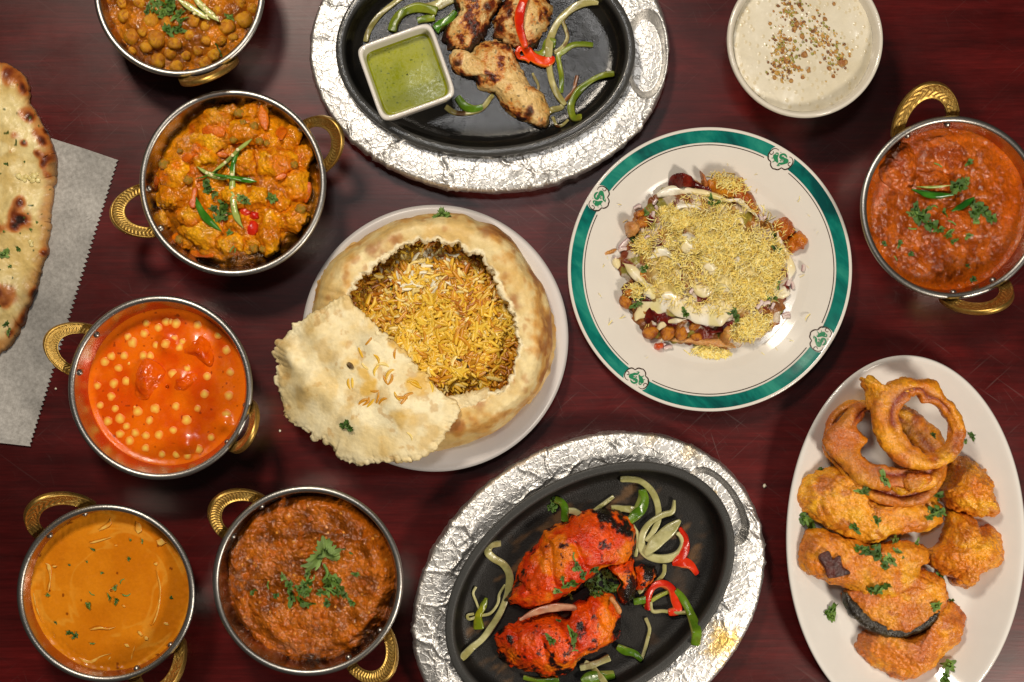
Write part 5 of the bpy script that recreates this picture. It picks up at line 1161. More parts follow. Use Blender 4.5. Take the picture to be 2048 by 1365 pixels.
    def rcol(x, y):
        P = np.stack([x, y, np.zeros_like(x)], 1)
        wp = at(*k((800, 330))[0], 0.04); dw = np.hypot((x - wp[0]) / 0.026, (y - wp[1]) / 0.022)
        br = sstep(0.0, 0.5, fbm(P, 38, 3, 21) + 0.45 * sstep(0.6, 1.0, np.hypot(x - pc[0], y - pc[1]) / Ri))
        return dw, br
    def hf(V, U): return hz(V[:, 0], V[:, 1]) - zr - 0.0016
    def cf(V, U, d): 
        dw, br = rcol(V[:, 0], V[:, 1]); c_ = mix(lin(206, 154, 36), lin(172, 106, 22), br); return mix(c_, lin(150, 128, 70), np.exp(-dw ** 2))
    V, Fs, C = disc_field(np.array([pc[0], pc[1], zr]), Ri * 0.985, hf, cf, 60, 200)
    rice = make('biryani_rice', V, Fs, M['rice'], None, C); tag(rice, 'yellow and brown biryani rice heaped inside the torn bread', 'rice')
    def grain(sd):
        r_ = np.random.default_rng(sd); ns, kk = 8, 6; s = np.linspace(0, 1, ns); L = 1.0; w = 0.138 * np.sin(np.pi * np.clip(s * 0.86 + 0.07, 0, 1)) ** 0.38
        bend = r_.uniform(-0.2, 0.2); th = np.linspace(0, 2 * math.pi, kk, endpoint=False)
        V = np.stack([np.repeat((s - 0.5) * L, kk), (bend * (s - 0.5)[:, None] ** 2 * 4 + w[:, None] * np.cos(th)).ravel(), (w[:, None] * np.sin(th) * 0.85 + r_.uniform(-.1, .1) * ((s - .5) ** 2)[:, None]).ravel()], 1)
        e1 = np.array([[j, (j + 1) % kk, (j + 2) % kk] for j in range(0, kk - 1, 2)])
        return V, gfaces(ns, kk)
    shapes = [grain(s) for s in range(6)]
    cols = [lin(236, 196, 70), lin(226, 178, 48), lin(206, 142, 32), lin(176, 106, 24), lin(238, 212, 132), lin(240, 232, 204)]
    datas = [[mesh_data('rice_grain', V, [F], M['rice'], np.tile(cc, (len(V), 1)) * (0.92 + 0.16 * rng.random((len(V), 1)))) for V, F in shapes] for cc in cols]
    outl = [at(x, y, 0.04)[:2] for x, y in inner]
    parts = []; N1 = 300; total = 4200
    ns = 0; px_ = []
    while ns < total:
        a = rng.uniform(0, 6.283); r = Ri * 0.97 * math.sqrt(rng.random()); x, y = pc[0] + r * math.cos(a), pc[1] + r * math.sin(a)
        px_.append((x, y)); ns += 1
    X = np.array(px_); Z = hz(X[:, 0], X[:, 1]); DW, BR = rcol(X[:, 0], X[:, 1])
    og = WORLD_ORG[rice.name]
    for i in range(total):
        x, y = X[i]
        if rng.random() < 0.75 * np.exp(-DW[i] ** 2 * 1.9): ci = 5 if rng.random() < 0.45 else 4
        else:
            q = rng.random() * 0.75 + BR[i] * 0.42 - 0.1; ci = 0 if q < 0.28 else 4 if q < 0.36 else 1 if q < 0.58 else 2 if q < 0.88 else 3
        L = 0.0106 * rng.uniform(0.6, 1.2); yaw = rng.uniform(0, 6.283); pit = rng.normal(0, 0.22)
        top = i >= total - N1
        z = Z[i] + (0.0012 if top else rng.uniform(-0.0012, 0.0008))
        if top:
            o = bpy.data.objects.new('rice_grain', datas[ci][i % 6]); col.objects.link(o); o.parent = rice
            o.location = (x - og[0], y - og[1], z - og[2]); o.rotation_euler = (0, pit, yaw); o.scale = (L,) * 3
        else:
            V, F = shapes[i % 6]; R3 = np.array(Matrix.Rotation(yaw, 3, 'Z') @ Matrix.Rotation(pit, 3, 'Y'))
            W = V @ R3.T * L + [x, y, z]; parts.append((W, [F], np.tile(cols[ci], (len(W), 1)) * rng.uniform(0.82, 1.08)))
    V, Fs, C = merge(parts); o = make('rice_bed', V, Fs, M['rice'], rice, C); o['kind'] = 'stuff'
    # bread flap folded out over the lower left
    fl = k((405, 462), (450, 480), (480, 530), (540, 582), (585, 640), (650, 692), (700, 740), (742, 790), (782, 830), (832, 872), (882, 925), (930, 972), (972, 1022), (950, 1080), (905, 1155), (860, 1220), (800, 1250), (700, 1272), (610, 1280), (525, 1278), (460, 1302), (405, 1285), (362, 1262), (366, 1232), (330, 1200), (285, 1170), (245, 1182), (232, 1135), (180, 1122), (130, 1100), (92, 1062), (95, 1012), (80, 960), (58, 910), (60, 850), (72, 800), (58, 740), (80, 700), (118, 670), (150, 620), (190, 592), (230, 572), (262, 540), (312, 520), (352, 490))
    p0, p1 = at(*k((640, 640))[0], 0.06), at(*k((150, 1050))[0], 0.06); ax = (p1 - p0)[:2]; LL = np.linalg.norm(ax); ax /= LL
    tilt = lambda V: -0.020 * np.clip(((V[:, 0] - p0[0]) * ax[0] + (V[:, 1] - p0[1]) * ax[1]) / LL, 0, 1.3) ** 2.2
    bl = [k(q[:2])[0] + (q[2] / 2.4375,) for q in ((120, 730, 45), (330, 960, 75), (250, 870, 60), (390, 790, 70), (210, 920, 50), (560, 700, 60), (160, 800, 40), (300, 660, 80), (700, 1000, 90), (480, 1080, 70))]
    def hm(V):
        h = 0
        for x, y, r in bl: p = at(x, y, 0.055); h = h + 0.0066 * np.exp(-((V[:, 0] - p[0]) ** 2 + (V[:, 1] - p[1]) ** 2) / m(r) ** 2)
        return h
    def cfl(V, U, d):
        c_ = mix(lin(242, 228, 186), lin(228, 206, 152), 0.5 + 1.2 * fbm(V, 45, 5, 3)); c_ = mix(c_, lin(206, 168, 92), sstep(0.15, 0.7, fbm(V, 55, 4, 13)) * 0.55); c_ = mix(c_, lin(196, 148, 74), sstep(0.45, 0.7, fbm(V, 130, 4, 23)) * 0.5)
        p = at(*k((620, 860))[0], 0.06); dd = np.hypot(V[:, 0] - p[0], V[:, 1] - p[1]) / m(95)
        return mix(c_, lin(226, 176, 50), np.exp(-dd ** 2) * 0.95 * sstep(0.0, 0.5, 0.15 + fbm(V, 70, 3, 33)))
    V, Fs, C = pillow(fl, 0.0545, 0.0054, 7, 0.42, 90, 520, lambda P, U: 0.0019 * fbm(P, 34, 2, 3) + 0.00022 * fbm(P, 260, 3, 6) + 0.0012 * fbm(P, 300, 3, 8) * sstep(0.86, 1.0, U), cfl, rag=0.0014, seed=3, zref=0.050, tilt=tilt, hmod=hm)
    flap = make('bread_flap', V, Fs, M['bread'], None, C); tag(flap, 'torn pale bread flap folded back over the lower left of the plate', 'bread')
    V, Fs, C = pillow(k((905, 965), (985, 945), (1060, 930), (1118, 925), (1110, 960), (1060, 1000), (985, 1030), (950, 1010)), 0.0490, 0.0050, 3, 0.5, 26, 110, lambda P, U: 0.0012 * fbm(P, 160, 4, 3), lambda V, U, d: mix(lin(232, 214, 168), lin(216, 190, 138), 0.5 + fbm(V, 160, 4, 3)), rag=0.0014, seed=2)
    make('torn_strip', V, Fs, M['bread'], crust, C)
    # loose grains on the flap
    og = WORLD_ORG[flap.name]
    gl = [(530, 690, 2), (540, 715, 1), (490, 745, 1), (520, 738, 0), (655, 750, 2), (575, 775, 1), (600, 800, 4), (530, 800, 4), (560, 830, 0), (625, 845, 1), (640, 880, 2), (655, 885, 2), (610, 880, 2), (430, 898, 1), (450, 892, 0), (540, 905, 1), (560, 935, 2), (575, 965, 2), (595, 975, 2), (600, 955, 1), (525, 985, 2), (540, 992, 1), (505, 978, 2), (700, 940, 2), (720, 950, 2), (745, 940, 1), (690, 965, 2), (735, 970, 2), (665, 960, 1), (715, 1130, 0), (735, 1150, 4),
          (720, 890, 1), (750, 885, 1), (790, 860, 0), (840, 910, 0), (870, 918, 0), (705, 975, 2), (640, 925, 4), (760, 905, 1), (580, 790, 0), (510, 815, 4)]
    for i, (x, y, ci) in enumerate(gl[::2] + gl[5:24:4]):
        loc, nn = hit(*k((x, y))[0], flap)
        o = inst('rice_grain', datas[ci][i % 6], loc, nn, rng.uniform(0, 6.28), 0.0078 * rng.uniform(0.85, 1.2), 0.0001)
        tag(o, 'loose yellow rice grain stuck on the pale bread flap', 'rice grain', 'loose rice grains on the bread flap')
    loc, nn = hit(*k((440, 808))[0], flap); V, Fs = ball((0, 0, 0), 1, 10, 16, lambda D: 0.1 * noise(D, 2, 3), flat=0.8)
    o = inst('cardamom_seed', mesh_data('cardamom_seed', V, Fs, M['nut'], mix(lin(70, 46, 18), lin(120, 96, 54), 0.5 + noise(V, 3, 3))), loc, nn, 0.3, (0.0021, 0.0029, 0.002), -0.0004); tag(o, 'single dark brown spice seed on the pale bread flap', 'spice seed')
    g1 = greens([(*k((425, 1105))[0], 20, 'whole', 0.9, 2)], [flap], 'small dark green coriander leaf near the bottom of the bread flap', 'x')[0]; del g1['group']
    g2 = greens([(*k((890, 80))[0], 22, 'whole', 2.4, 1)], [crust, flap], 'coriander leaf lying on the top edge of the round bread crust', 'x')[0]; del g2['group']
    f = 1 / 2.4375
    greens([(x, y, w * f) for x, y, w in k((655, 440, 40), (660, 455, 30), (935, 250, 40), (845, 480, 46), (880, 490, 36), (1095, 385, 46), (475, 495, 30), (1160, 790, 44), (1055, 650, 30), (1145, 775, 30))], [rice], 'wilted coriander bit in the biryani rice', GRP_C + 'biryani rice', (865, 642, 160))
    loc, nn = hit(*k((992, 795))[0], rice)
    V, Fs, C = strip([(x, y, w / 2.4375) for x, y, w in k((955, 775, 8), (980, 784, 20), (1000, 800, 26), (1018, 818, 10))], 8, 0.0016, loc.z + 0.001, n=30, wob=0.4, roll=0.5, colf=lambda V, s_, p_: mix(lin(30, 26, 18), lin(60, 50, 34), 0.5 + noise(V, 400, 3)))
    o = make('dried_mint', V, Fs, M['leaf'], None, C); tag(o, 'blackened mint leaf on the lower part of the biryani rice', 'mint')
biryani()

# ------------------------------------------------------------------ patterned plate of chaat
def chaat():
    zt = 0.020; c = at(1420, 539, zt); c[2] = 0; R = m(284.5, zt)
    root = empty('patterned_plate', c); tag(root, 'white plate with green marbled rim band and four medallions', 'plate')
    def pz(r):
        q = np.asarray(r) / R
        return np.interp(q, [0, 0.60, 0.66, 0.72, 0.80, 0.90, 0.975, 0.992, 1.0], [0.0058, 0.0060, 0.0072, 0.0100, 0.0130, 0.0165, 0.0194, 0.0197, 0.0192])
    qs = np.concatenate([np.linspace(0.002, 0.58, 8), np.linspace(0.6, 0.985, 60), np.linspace(0.988, 1.0, 6)])
    prof = [(q * R, float(pz(q * R))) for q in qs] + [(R * 0.995, 0.0175), (R * 0.9, 0.0135), (R * 0.66, 0.002), (R * 0.62, 0.0), (1e-4, 0.0005)]
    V, F = lathe(c, prof, 260); V[:, 2] += 0.0
    make('plate_body', V, F, M['plate_ceramic'], root)
    em = [math.atan2(-(y - 539), x - 1420) for x, y in ((1562, 318), (1645, 680), (1274, 757), (1194, 394))]
    # green band in four runs and a thin brown line, both broken at the medallions
    em = sorted(a % (2 * math.pi) for a in em)
    for i in range(4):
        a0, a1 = em[i], em[(i + 1) % 4] + (2 * math.pi if i == 3 else 0)
        for nm, r0, r1, gap, mat, cc in (('green_band', 0.895, 0.978, 0.098, 'green_glaze', None), ('rim_line', 0.877, 0.8825, 0.116, 'print', lin(44, 24, 10))):
            th = np.linspace(a0 + gap, a1 - gap, 110); rr = np.linspace(r0, r1, 7)
            edge = 0.016 * np.abs(np.linspace(-1, 1, 7))[None] if nm == 'green_band' else np.zeros((1, 7))
            T = (a0 + a1) / 2 + (th[:, None] - (a0 + a1) / 2) * (1 - edge * 0 + 0) ; sgn = np.sign(T - (a0 + a1) / 2)
            if nm == 'green_band':
                tt = np.linspace(-1, 1, 7); half = (a1 - a0) / 2 - gap; T = (a0 + a1) / 2 + np.linspace(-1, 1, 110)[:, None] * (half + 0.020 * np.abs(tt)[None] ** 2 - 0.002)
            V = np.stack([c[0] + R * rr[None] * np.cos(T), c[1] + R * rr[None] * np.sin(T), pz(R * rr)[None] + 0.00018 + 0 * T], -1).reshape(-1, 3)
            make(nm, V, [gfaces(110, 7, wrap_k=False)[:, ::-1]], M[mat], root, np.tile(cc, (len(V), 1)) if cc is not None else None)
    # medallions: brown cloud frame with scrolls, a green curling beast in the middle
    frame = [(720, 410, 22), (660, 360, 24), (560, 335, 28), (450, 390, 34), (360, 490, 40), (320, 620, 48), (340, 730, 50), (400, 800, 44), (440, 838, 36), (430, 930, 44), (470, 1030, 46), (545, 1105, 40), (600, 1108, 46), (690, 1140, 46), (780, 1118, 42), (852, 1075, 34), (930, 1125, 44), (1010, 1140, 46), (1130, 1090, 40), (1230, 980, 38), (1275, 850, 34), (1240, 740, 28), (1185, 685, 24), (1125, 668, 22)]
    curls = [[(368, 490, 26), (420, 550, 30), (480, 542, 28), (520, 495, 24), (505, 445, 26)], [(1195, 1020, 26), (1125, 1000, 30), (1095, 940, 28), (1120, 890, 24), (1185, 880, 28)]]
    beast = [[(1040, 690, 30), (990, 610, 70), (900, 560, 70), (800, 590, 70), (785, 670, 80), (850, 715, 90), (950, 745, 100), (990, 820, 240), (940, 890, 100), (850, 915, 90), (770, 910, 70), (700, 960, 40)], [(930, 660, 30), (880, 668, 26), (835, 650, 22), (860, 620, 18)],
             [(600, 540, 30), (640, 510, 44), (695, 530, 50), (690, 600, 60), (620, 650, 240), (600, 710, 130), (650, 780, 130), (690, 850, 60), (660, 880, 20)], [(660, 970, 14), (720, 990, 36), (800, 988, 12)], [(1095, 768, 14), (1065, 820, 44), (1050, 880, 14)], [(460, 700, 26), (520, 690, 22), (560, 680, 40)],
             [(500, 855, 26), (540, 820, 30), (600, 800, 40)], [(840, 830, 18), (800, 820, 22), (790, 790, 26), (840, 780, 22), (880, 810, 20)], [(780, 495, 14), (800, 490, 24), (820, 488, 12)], [(980, 570, 14), (1000, 600, 36), (1010, 640, 20)]]
    sc = m(1 / 19.5, zt); base_dir = math.atan2(221, 142)
    for a in em:
        pc = np.array([c[0] + R * 0.925 * math.cos(a), c[1] + R * 0.925 * math.sin(a)]); rot = a - base_dir
        parts = []
        def put(pts2, colr, dz):
            x = (pts2[:, 0] - 800) * sc; y = -(pts2[:, 1] - 735) * sc
            X = pc[0] + x * math.cos(rot) - y * math.sin(rot); Y = pc[1] + x * math.sin(rot) + y * math.cos(rot)
            Z = pz(np.minimum(np.hypot(X - c[0], Y - c[1]), R * 0.997)) + dz
            return np.stack([X, Y, Z], 1)
        for grp, colr, dz in (([frame] + curls, lin(52, 28, 12), 0.00022), (beast, lin(44, 128, 88), 0.00024)):
            for li, ln in enumerate(grp):
                s_ = spline([(x, y, w) for x, y, w in ln], 64 if len(ln) > 6 else 24, False)
                t = np.gradient(s_[:, :2], axis=0); t /= np.linalg.norm(t, axis=1)[:, None] + 1e-9; nn = np.stack([-t[:, 1], t[:, 0]], 1)
                L = s_[:, :2] + nn * s_[:, 2:3] / 2; Rr = s_[:, :2] - nn * s_[:, 2:3] / 2
                P = put(np.stack([L, Rr], 1).reshape(-1, 2), colr, dz + 0.000012 * li)
                parts.append((P, [gfaces(len(s_), 2, wrap_k=False)[:, ::-1]], np.tile(colr, (len(P), 1))))
        V, Fs, C = merge(parts); make('medallion', V, Fs, M['print'], root, C)
    # ---- the food
    k = K(1120, 240, 2.313)
    ol = k((490, 300), (560, 275), (700, 290), (800, 275), (880, 320), (940, 430), (1000, 500), (1040, 570), (1085, 660), (1080, 760), (1040, 870), (1000, 950), (880, 1020), (800, 1060), (700, 1050), (620, 1040), (480, 1020), (380, 970), (320, 900), (290, 840), (300, 740), (262, 650), (310, 560), (320, 480), (360, 420), (440, 360))
    def cmix(V, U, d):
        n = fbm(V, 70, 4, 3); c_ = mix(lin(170, 112, 46), lin(120, 66, 30), 0.5 + n)
        F1, F2, cid, _ = voro(V, 150, 4)
        c_ = mix(c_, lin(206, 198, 178), ((cid > 0.70)) * 0.7); c_ = mix(c_, lin(110, 28, 24), (cid < 0.22) * 0.8); c_ = mix(c_, lin(134, 138, 52), ((cid > 0.45) & (cid < 0.56)) * 0.7)
        return mix(c_, lin(228, 208, 126), sstep(0.82, 0.5, U) * 0.74 * sstep(-0.5, 0.1, fbm(V, 50, 3, 41)))
    def dsp(P, U):
        F1, F2, cid, _ = voro(P, 130, 4); return 0.0022 * (0.55 - F1) + 0.0016 * fbm(P, 120, 4, 3) + 0.0012 * fbm(P, 40, 2, 9)
    V, Fs, C = pillow(ol, 0.0062, 0.024, 1.7, 0.9, 90, 320, dsp, cmix, rag=0.002, seed=2)
    mound = make('chaat_mixture', V, Fs, M['saucy'], None, C); tag(mound, 'heaped snack mixture of potato, onion and chutney under yellow sev', 'chaat')
    plate_b = bpy.data.objects['plate_body.001'] if 'plate_body.001' in bpy.data.objects else bpy.data.objects['plate_body']
    ob = [mound]
    # dark sweet chutney
    for i, (q, lb) in enumerate(((((500, 300, 60), (560, 285, 90), (640, 310, 80), (700, 330, 50), (740, 350, 20)), 'dark red tamarind sauce along the upper edge of the snack heap'), (((290, 770, 50), (330, 790, 90), (370, 810, 60), (420, 840, 40)), 'dark red tamarind sauce at the left end of the snack heap'),
                                 (((395, 940, 40), (440, 900, 90), (500, 920, 80), (540, 950, 40)), 'dark red tamarind sauce above the lower left chickpeas'), (((590, 930, 40), (650, 920, 80), (700, 980, 100), (760, 960, 90), (800, 930, 40)), 'dark red tamarind sauce over the lower chickpeas of the snack heap'), (((410, 500, 20), (420, 470, 50), (425, 440, 30)), 'small dark red sauce streak at the upper left of the snack heap'))):
        pth = [(x, y, w / 2.313 * 0.62) for x, y, w in k(*q)]; zs = [hit(p[0], p[1], mound)[0].z for p in pth]; z0 = min(zs)
        V, Fs, C = strip(pth, 20, 0.0030, z0 - 0.0010, n=70, k=16, wob=0.45, seed=i, lift=[z - z0 for z in zs], colf=lambda V, s, p: mix(lin(74, 12, 12), lin(120, 32, 20), 0.4 + fbm(V, 150, 4, 3)), e=0.9)
        N_ = vnormals(V, Fs[0]); V[:len(N_)] += N_ * (0.0005 * fbm(V, 170, 3, 2))[:, None]
        o = make('tamarind_sauce', V, Fs, M['chunky'], None, C); tag(o, lb, 'sauce'); ob.append(o)
    # chickpeas, potato, papdi, onion, fritters round the edge
    peas = [(390, 475, 40), (370, 440, 30), (300, 845, 42), (320, 800, 26), (415, 985, 46), (500, 985, 46), (630, 1005, 32), (625, 950, 36), (560, 990, 40), (1060, 555, 0), (380, 720, 26)]
    base = None
    for i, (x, y, r) in enumerate([p for p in peas if p[2]]):
        px, py = k((x, y))[0]; loc, n = hit(px, py, *ob, z=0.008); rr = m(r * 0.86 / 2.313, 0.02)
        if base is None:
            V, Fs = ball((0, 0, 0), 1.0, 14, 20, lambda D: 0.05 * noise(D, 2.5, 3) + 0.14 * np.exp(-((D[:, 0] - 0.95) ** 2 + D[:, 1] ** 2 + (D[:, 2] - .2) ** 2) * 12), flat=0.9)
            base = mesh_data('chickpea', V, Fs, M['saucy'], mix(lin(200, 124, 22), lin(140, 66, 14), 0.45 + 1.3 * fbm(V, 2.2, 4, 3)))
        o = inst('chickpea', base, (loc.x, loc.y, max(loc.z, 0.010)), Vector(rng.normal(0, .3, 3)) + Vector((0, 0, 1)), rng.uniform(0, 6), (rr, rr * rng.uniform(0.75, 0.95), rr * 0.8), -rr * 0.1)
        tag(o, 'orange brown chickpea ' + where(px, py, (1420, 539, 284)) + ' of the patterned plate', 'chickpea', 'chickpeas on the patterned plate')
    def lump(name, cat, lb, pts, h, c1, c2, seed, z=None, mat='batter', amp=0.0014):
        cx_, cy_ = np.mean([q[0] for q in k(*pts)]), np.mean([q[1] for q in k(*pts)]); z0 = hit(cx_, cy_, mound, plate_b)[0].z - 0.002 if z is None else z
        V, Fs, C = pillow(k(*pts), z0, h, 2.1, 0.6, 36, 120, lambda P, U: amp * fbm(P, 140, 4, seed) + amp * 0.8 * noise(P, 90, seed + 1), lambda V, U, d: mix(c1, c2, 0.5 + fbm(V, 110, 4, seed)), rag=0.0008, seed=seed)
        o = make(name, V, Fs, M[mat], None, C); tag(o, lb, cat); ob.append(o); return o
    G1, G2 = lin(206, 118, 14), lin(166, 78, 14)
    lump('fritter_piece', 'fritter', 'upper small orange fritter piece at the right edge of the snack heap', ((990, 480), (1020, 455), (1070, 465), (1085, 510), (1060, 545), (1010, 548)), 0.012, G1, G2, 3, z=0.008)
    lump('fritter_piece', 'fritter', 'lower small orange fritter piece furthest right on the patterned plate', ((1045, 560), (1070, 530), (1110, 515), (1148, 550), (1140, 590), (1095, 608), (1060, 600)), 0.011, G1, G2, 4, z=0.007)
    lump('fritter_piece', 'fritter', 'large golden fritter at the top right of the snack heap', ((690, 290), (730, 262), (790, 270), (850, 265), (870, 310), (905, 370), (935, 440), (900, 440), (860, 390), (790, 370), (720, 340)), 0.014, lin(212, 140, 20), G2, 5, z=0.012)
    lump('potato_cube', 'potato', 'pale brown potato cube at the left edge of the snack heap', ((300, 490), (340, 465), (370, 490), (360, 530), (320, 540)), 0.012, lin(206, 150, 88), lin(176, 112, 56), 6, z=0.010, mat='saucy', amp=0.0006)
    lump('wafer_chip', 'wafer', 'thin brown wafer chip tip pointing left from the snack heap', ((170, 612), (215, 603), (262, 598), (240, 622), (200, 645), (182, 640)), 0.003, lin(206, 150, 78), lin(182, 120, 52), 7, z=0.008, amp=0.0004)
    lump('wafer_chip', 'wafer', 'thin brown wafer chip at the bottom of the snack heap', ((510, 1025), (600, 1035), (720, 1050), (815, 1055), (770, 1020), (640, 1010), (540, 1005)), 0.003, lin(208, 160, 96), lin(186, 120, 60), 8, z=0.010, amp=0.0004)
    lump('wafer_chip', 'wafer', 'small upright wafer shard at the top of the snack heap', ((648, 235), (665, 250), (690, 300), (670, 310), (655, 280)), 0.008, lin(196, 128, 64), lin(170, 96, 44), 9, z=0.012, amp=0.0004)
    lump('tomato_piece', 'tomato', 'little orange tomato bit below the lower left chickpeas', ((435, 1040), (460, 1030), (478, 1045), (465, 1060), (440, 1058)), 0.006, lin(214, 92, 40), lin(196, 70, 30), 10, z=0.0075, mat='veg', amp=0.0003)
    lump('potato_cube', 'potato', 'pale potato cube at the bottom of the snack heap under tamarind sauce', ((750, 960), (785, 940), (800, 1000), (780, 1040), (745, 1020)), 0.012, lin(196, 140, 70), lin(176, 112, 48), 11, z=0.012, mat='saucy', amp=0.0005)
    on = [(360, 405, 36, 0.4), (440, 380, 30, 1.0), (445, 410, 26, 2), (300, 575, 60, 0.8), (290, 600, 40, 0.2), (255, 650, 34, 1.4), (258, 670, 24, 0.2), (1126, 685, 32, 1.5), (1072, 690, 24, 0.6), (1060, 745, 46, 1.3), (1075, 765, 36, 1.8), (1046, 900, 36, 0.3), (1048, 912, 34, 0.1), (925, 855, 46, 0.9), (955, 850, 40, 0.3), (985, 860, 30, 1.1), (570, 985, 60, 0.5), (500, 1055, 40, 0.2), (480, 1045, 26, 0.9), (405, 545, 26, 0.4), (330, 700, 30, 1), (925, 445, 40, 2.0), (945, 455, 30, 0.8), (430, 440, 36, 1.4), (610, 790, 30, 1)]
    for i, (x, y, s, a) in enumerate(on):
        px, py = k((x, y))[0]; loc, n = hit(px, py, *ob, plate_b); L = s / 2.313 / 2
        p = [(px - L * math.cos(a), py + L * math.sin(a)), (px + 1, py - 2), (px + L * math.cos(a), py - L * math.sin(a))]
        V, Fs, C = strip(p, max(7, L * 0.9), 0.003, loc.z - 0.0003, n=16, k=10, seed=i, colf=lambda V, s_, p_: mix(lin(206, 186, 178), lin(132, 62, 98), sstep(0.3, 0.95, np.cos(p_)) * 0.9), tip=0.8)
        o = make('onion_dice', V, Fs, M['veg'], None, C); tag(o, 'purple edged raw onion dice ' + where(px, py, (1420, 539, 284)) + ' of the patterned plate', 'onion', 'raw onion dice on the patterned plate')
    # yogurt
    yo = [(((450, 350, 60), (500, 335, 70), (580, 330, 34), (680, 345, 32), (760, 375, 40), (830, 380, 36), (890, 430, 26), (925, 470, 22)), 'yogurt ribbon across the upper edge of the snack heap'), (((350, 930, 60), (370, 900, 240), (430, 860, 100), (500, 840, 120), (580, 870, 130), (660, 880, 120), (740, 880, 240), (800, 890, 60)), 'broad white yogurt smear along the lower part of the snack heap'),
          (((455, 970, 30), (480, 940, 40), (530, 930, 30), (590, 920, 26)), 'thin yogurt line over the lower chickpeas'), (((640, 900, 30), (690, 930, 50), (740, 930, 40), (780, 900, 30)), 'small yogurt loop at the bottom centre of the snack heap'), (((545, 560, 40), (580, 560, 60), (610, 600, 66), (640, 620, 30)), 'yogurt blob in the upper left middle of the sev'),
          (((640, 640, 30), (680, 650, 60), (720, 700, 60), (730, 730, 20)), 'yogurt blob in the middle of the sev'), (((290, 660, 20), (330, 690, 40), (370, 740, 50), (410, 790, 60), (430, 830, 60)), 'yogurt streak down the left side of the snack heap'), (((1000, 520, 30), (1020, 570, 50), (1050, 620, 50), (1065, 690, 44), (1060, 740, 24)), 'yogurt patch down the right edge of the snack heap'),
          (((940, 770, 40), (990, 790, 70), (1050, 800, 50), (1060, 790, 20)), 'yogurt patch at the lower right of the snack heap'), (((815, 980, 60), (870, 970, 90), (930, 940, 60), (980, 930, 30)), 'thin watery yogurt below the lower right of the heap'), (((520, 430, 20), (560, 400, 40), (620, 400, 40), (660, 420, 20)), 'yogurt streak near the top of the sev'), (((255, 640, 20), (262, 660, 36), (268, 690, 26)), 'yogurt drip beside the left wafer tip'), (((420, 640, 20), (470, 610, 46), (520, 640, 40), (560, 690, 20)), 'yogurt streak left of the middle of the sev'), (((760, 620, 16), (800, 660, 44), (860, 650, 40), (900, 690, 16)), 'yogurt streak right of the middle of the sev'), (((600, 760, 20), (660, 790, 54), (740, 780, 50), (800, 800, 20)), 'yogurt streak low in the middle of the sev'), (((700, 440, 14), (760, 470, 36), (820, 460, 34), (860, 500, 12)), 'yogurt streak at the upper right of the sev')]
    yob = []
    for i, (q, lb) in enumerate(yo):
        pth = [(x, y, w / 2.313 * 0.9) for x, y, w in k(*q)]; zs = [hit(p[0], p[1], *ob, plate_b)[0].z for p in pth]; z0 = min(zs)
        V, Fs, C = strip(pth, 20, 0.0046, z0 - 0.0012, n=80, k=16, wob=0.35, seed=i, lift=[z - z0 for z in zs], e=0.95, taper=0.2, colf=lambda V, s, p: mix(mix(lin(226, 220, 204), lin(222, 206, 158), 0.4 + fbm(V, 60, 3, 3)), lin(206, 190, 90), sstep(0.2, 0.7, fbm(V, 90, 3, 13)) * 0.6))
        V = V + vnormals(V, Fs[0]) * (0.0007 * fbm(V, 90, 3, 2))[:, None]
        o = make('yogurt', V, Fs, M['yogurt'], None, C); tag(o, lb, 'yogurt'); yob.append(o)
    # sev strands: dense in the middle, thinning outwards
    dens = [((700, 620), 300, 175, 2.2, 3600), ((760, 560), 230, 130, 0.3, 1500), ((560, 470), 110, 60, 0.5, 1100), ((880, 960), 100, 55, 2.7, 1000), ((700, 1075), 90, 26, 0.1, 560), ((350, 790), 50, 40, 0, 240), ((780, 290), 90, 40, 0.4, 260), ((900, 800), 110, 80, 0, 900), ((380, 580), 50, 60, 0, 400), ((980, 650), 60, 110, 0, 900)]
    def strand(sd):
        r_ = np.random.default_rng(sd); t = np.linspace(0, 1, 5); b = r_.uniform(-0.35, 0.35)
        pth = np.stack([t - 0.5, b * (t - 0.5) ** 2 * 2, r_.uniform(-.1, .1) * t], 1); w = 0.056
        o3 = np.array([[0, math.cos(a), math.sin(a)] for a in (0.5, 2.07, 3.64, 5.2)]) * w
        V = (pth[:, None] + o3[None]).reshape(-1, 3)
        return V, np.vstack([gfaces(5, 4), [[3, 2, 1, 0], [16, 17, 18, 19]]])
    sh = [strand(s) for s in range(8)]; sc_ = [lin(250, 230, 138), lin(246, 220, 112), lin(252, 240, 178), lin(230, 194, 92)]
    datas = [[mesh_data('sev_strand', V, [F], M['sev'], np.tile(cc, (len(V), 1))) for V, F in sh] for cc in sc_]
    og = WORLD_ORG[mound.name]; parts = []; allp = []
    void = [(600, 520, 40), (690, 690, 34), (590, 590, 34), (870, 470, 46), (760, 745, 34), (480, 620, 34), (560, 400, 30), (650, 800, 40), (430, 720, 30), (820, 640, 20), (700, 520, 18), (980, 600, 24), (360, 640, 30), (880, 700, 22), (500, 790, 34)]
    for (cx_, cy_), sx, sy, an, n in dens:
        cnt = 0
        while cnt < n:
            u, v = rng.normal(0, 0.5, 2)
            if u * u + v * v > 1.15: continue
            x = cx_ + u * sx * math.cos(an) - v * sy * math.sin(an) * (1 if an < 1 else 1); y = cy_ + u * sx * math.sin(an) + v * sy * math.cos(an)
            if (cx_, cy_) == (700, 620): x, y = cx_ + u * 340 , cy_ + v * 265
            cnt += 1
            if any((x - a) ** 2 + (y - b) ** 2 < r * r * rng.uniform(0.4, 1.3) for a, b, r in void): continue
            allp.append((x, y))
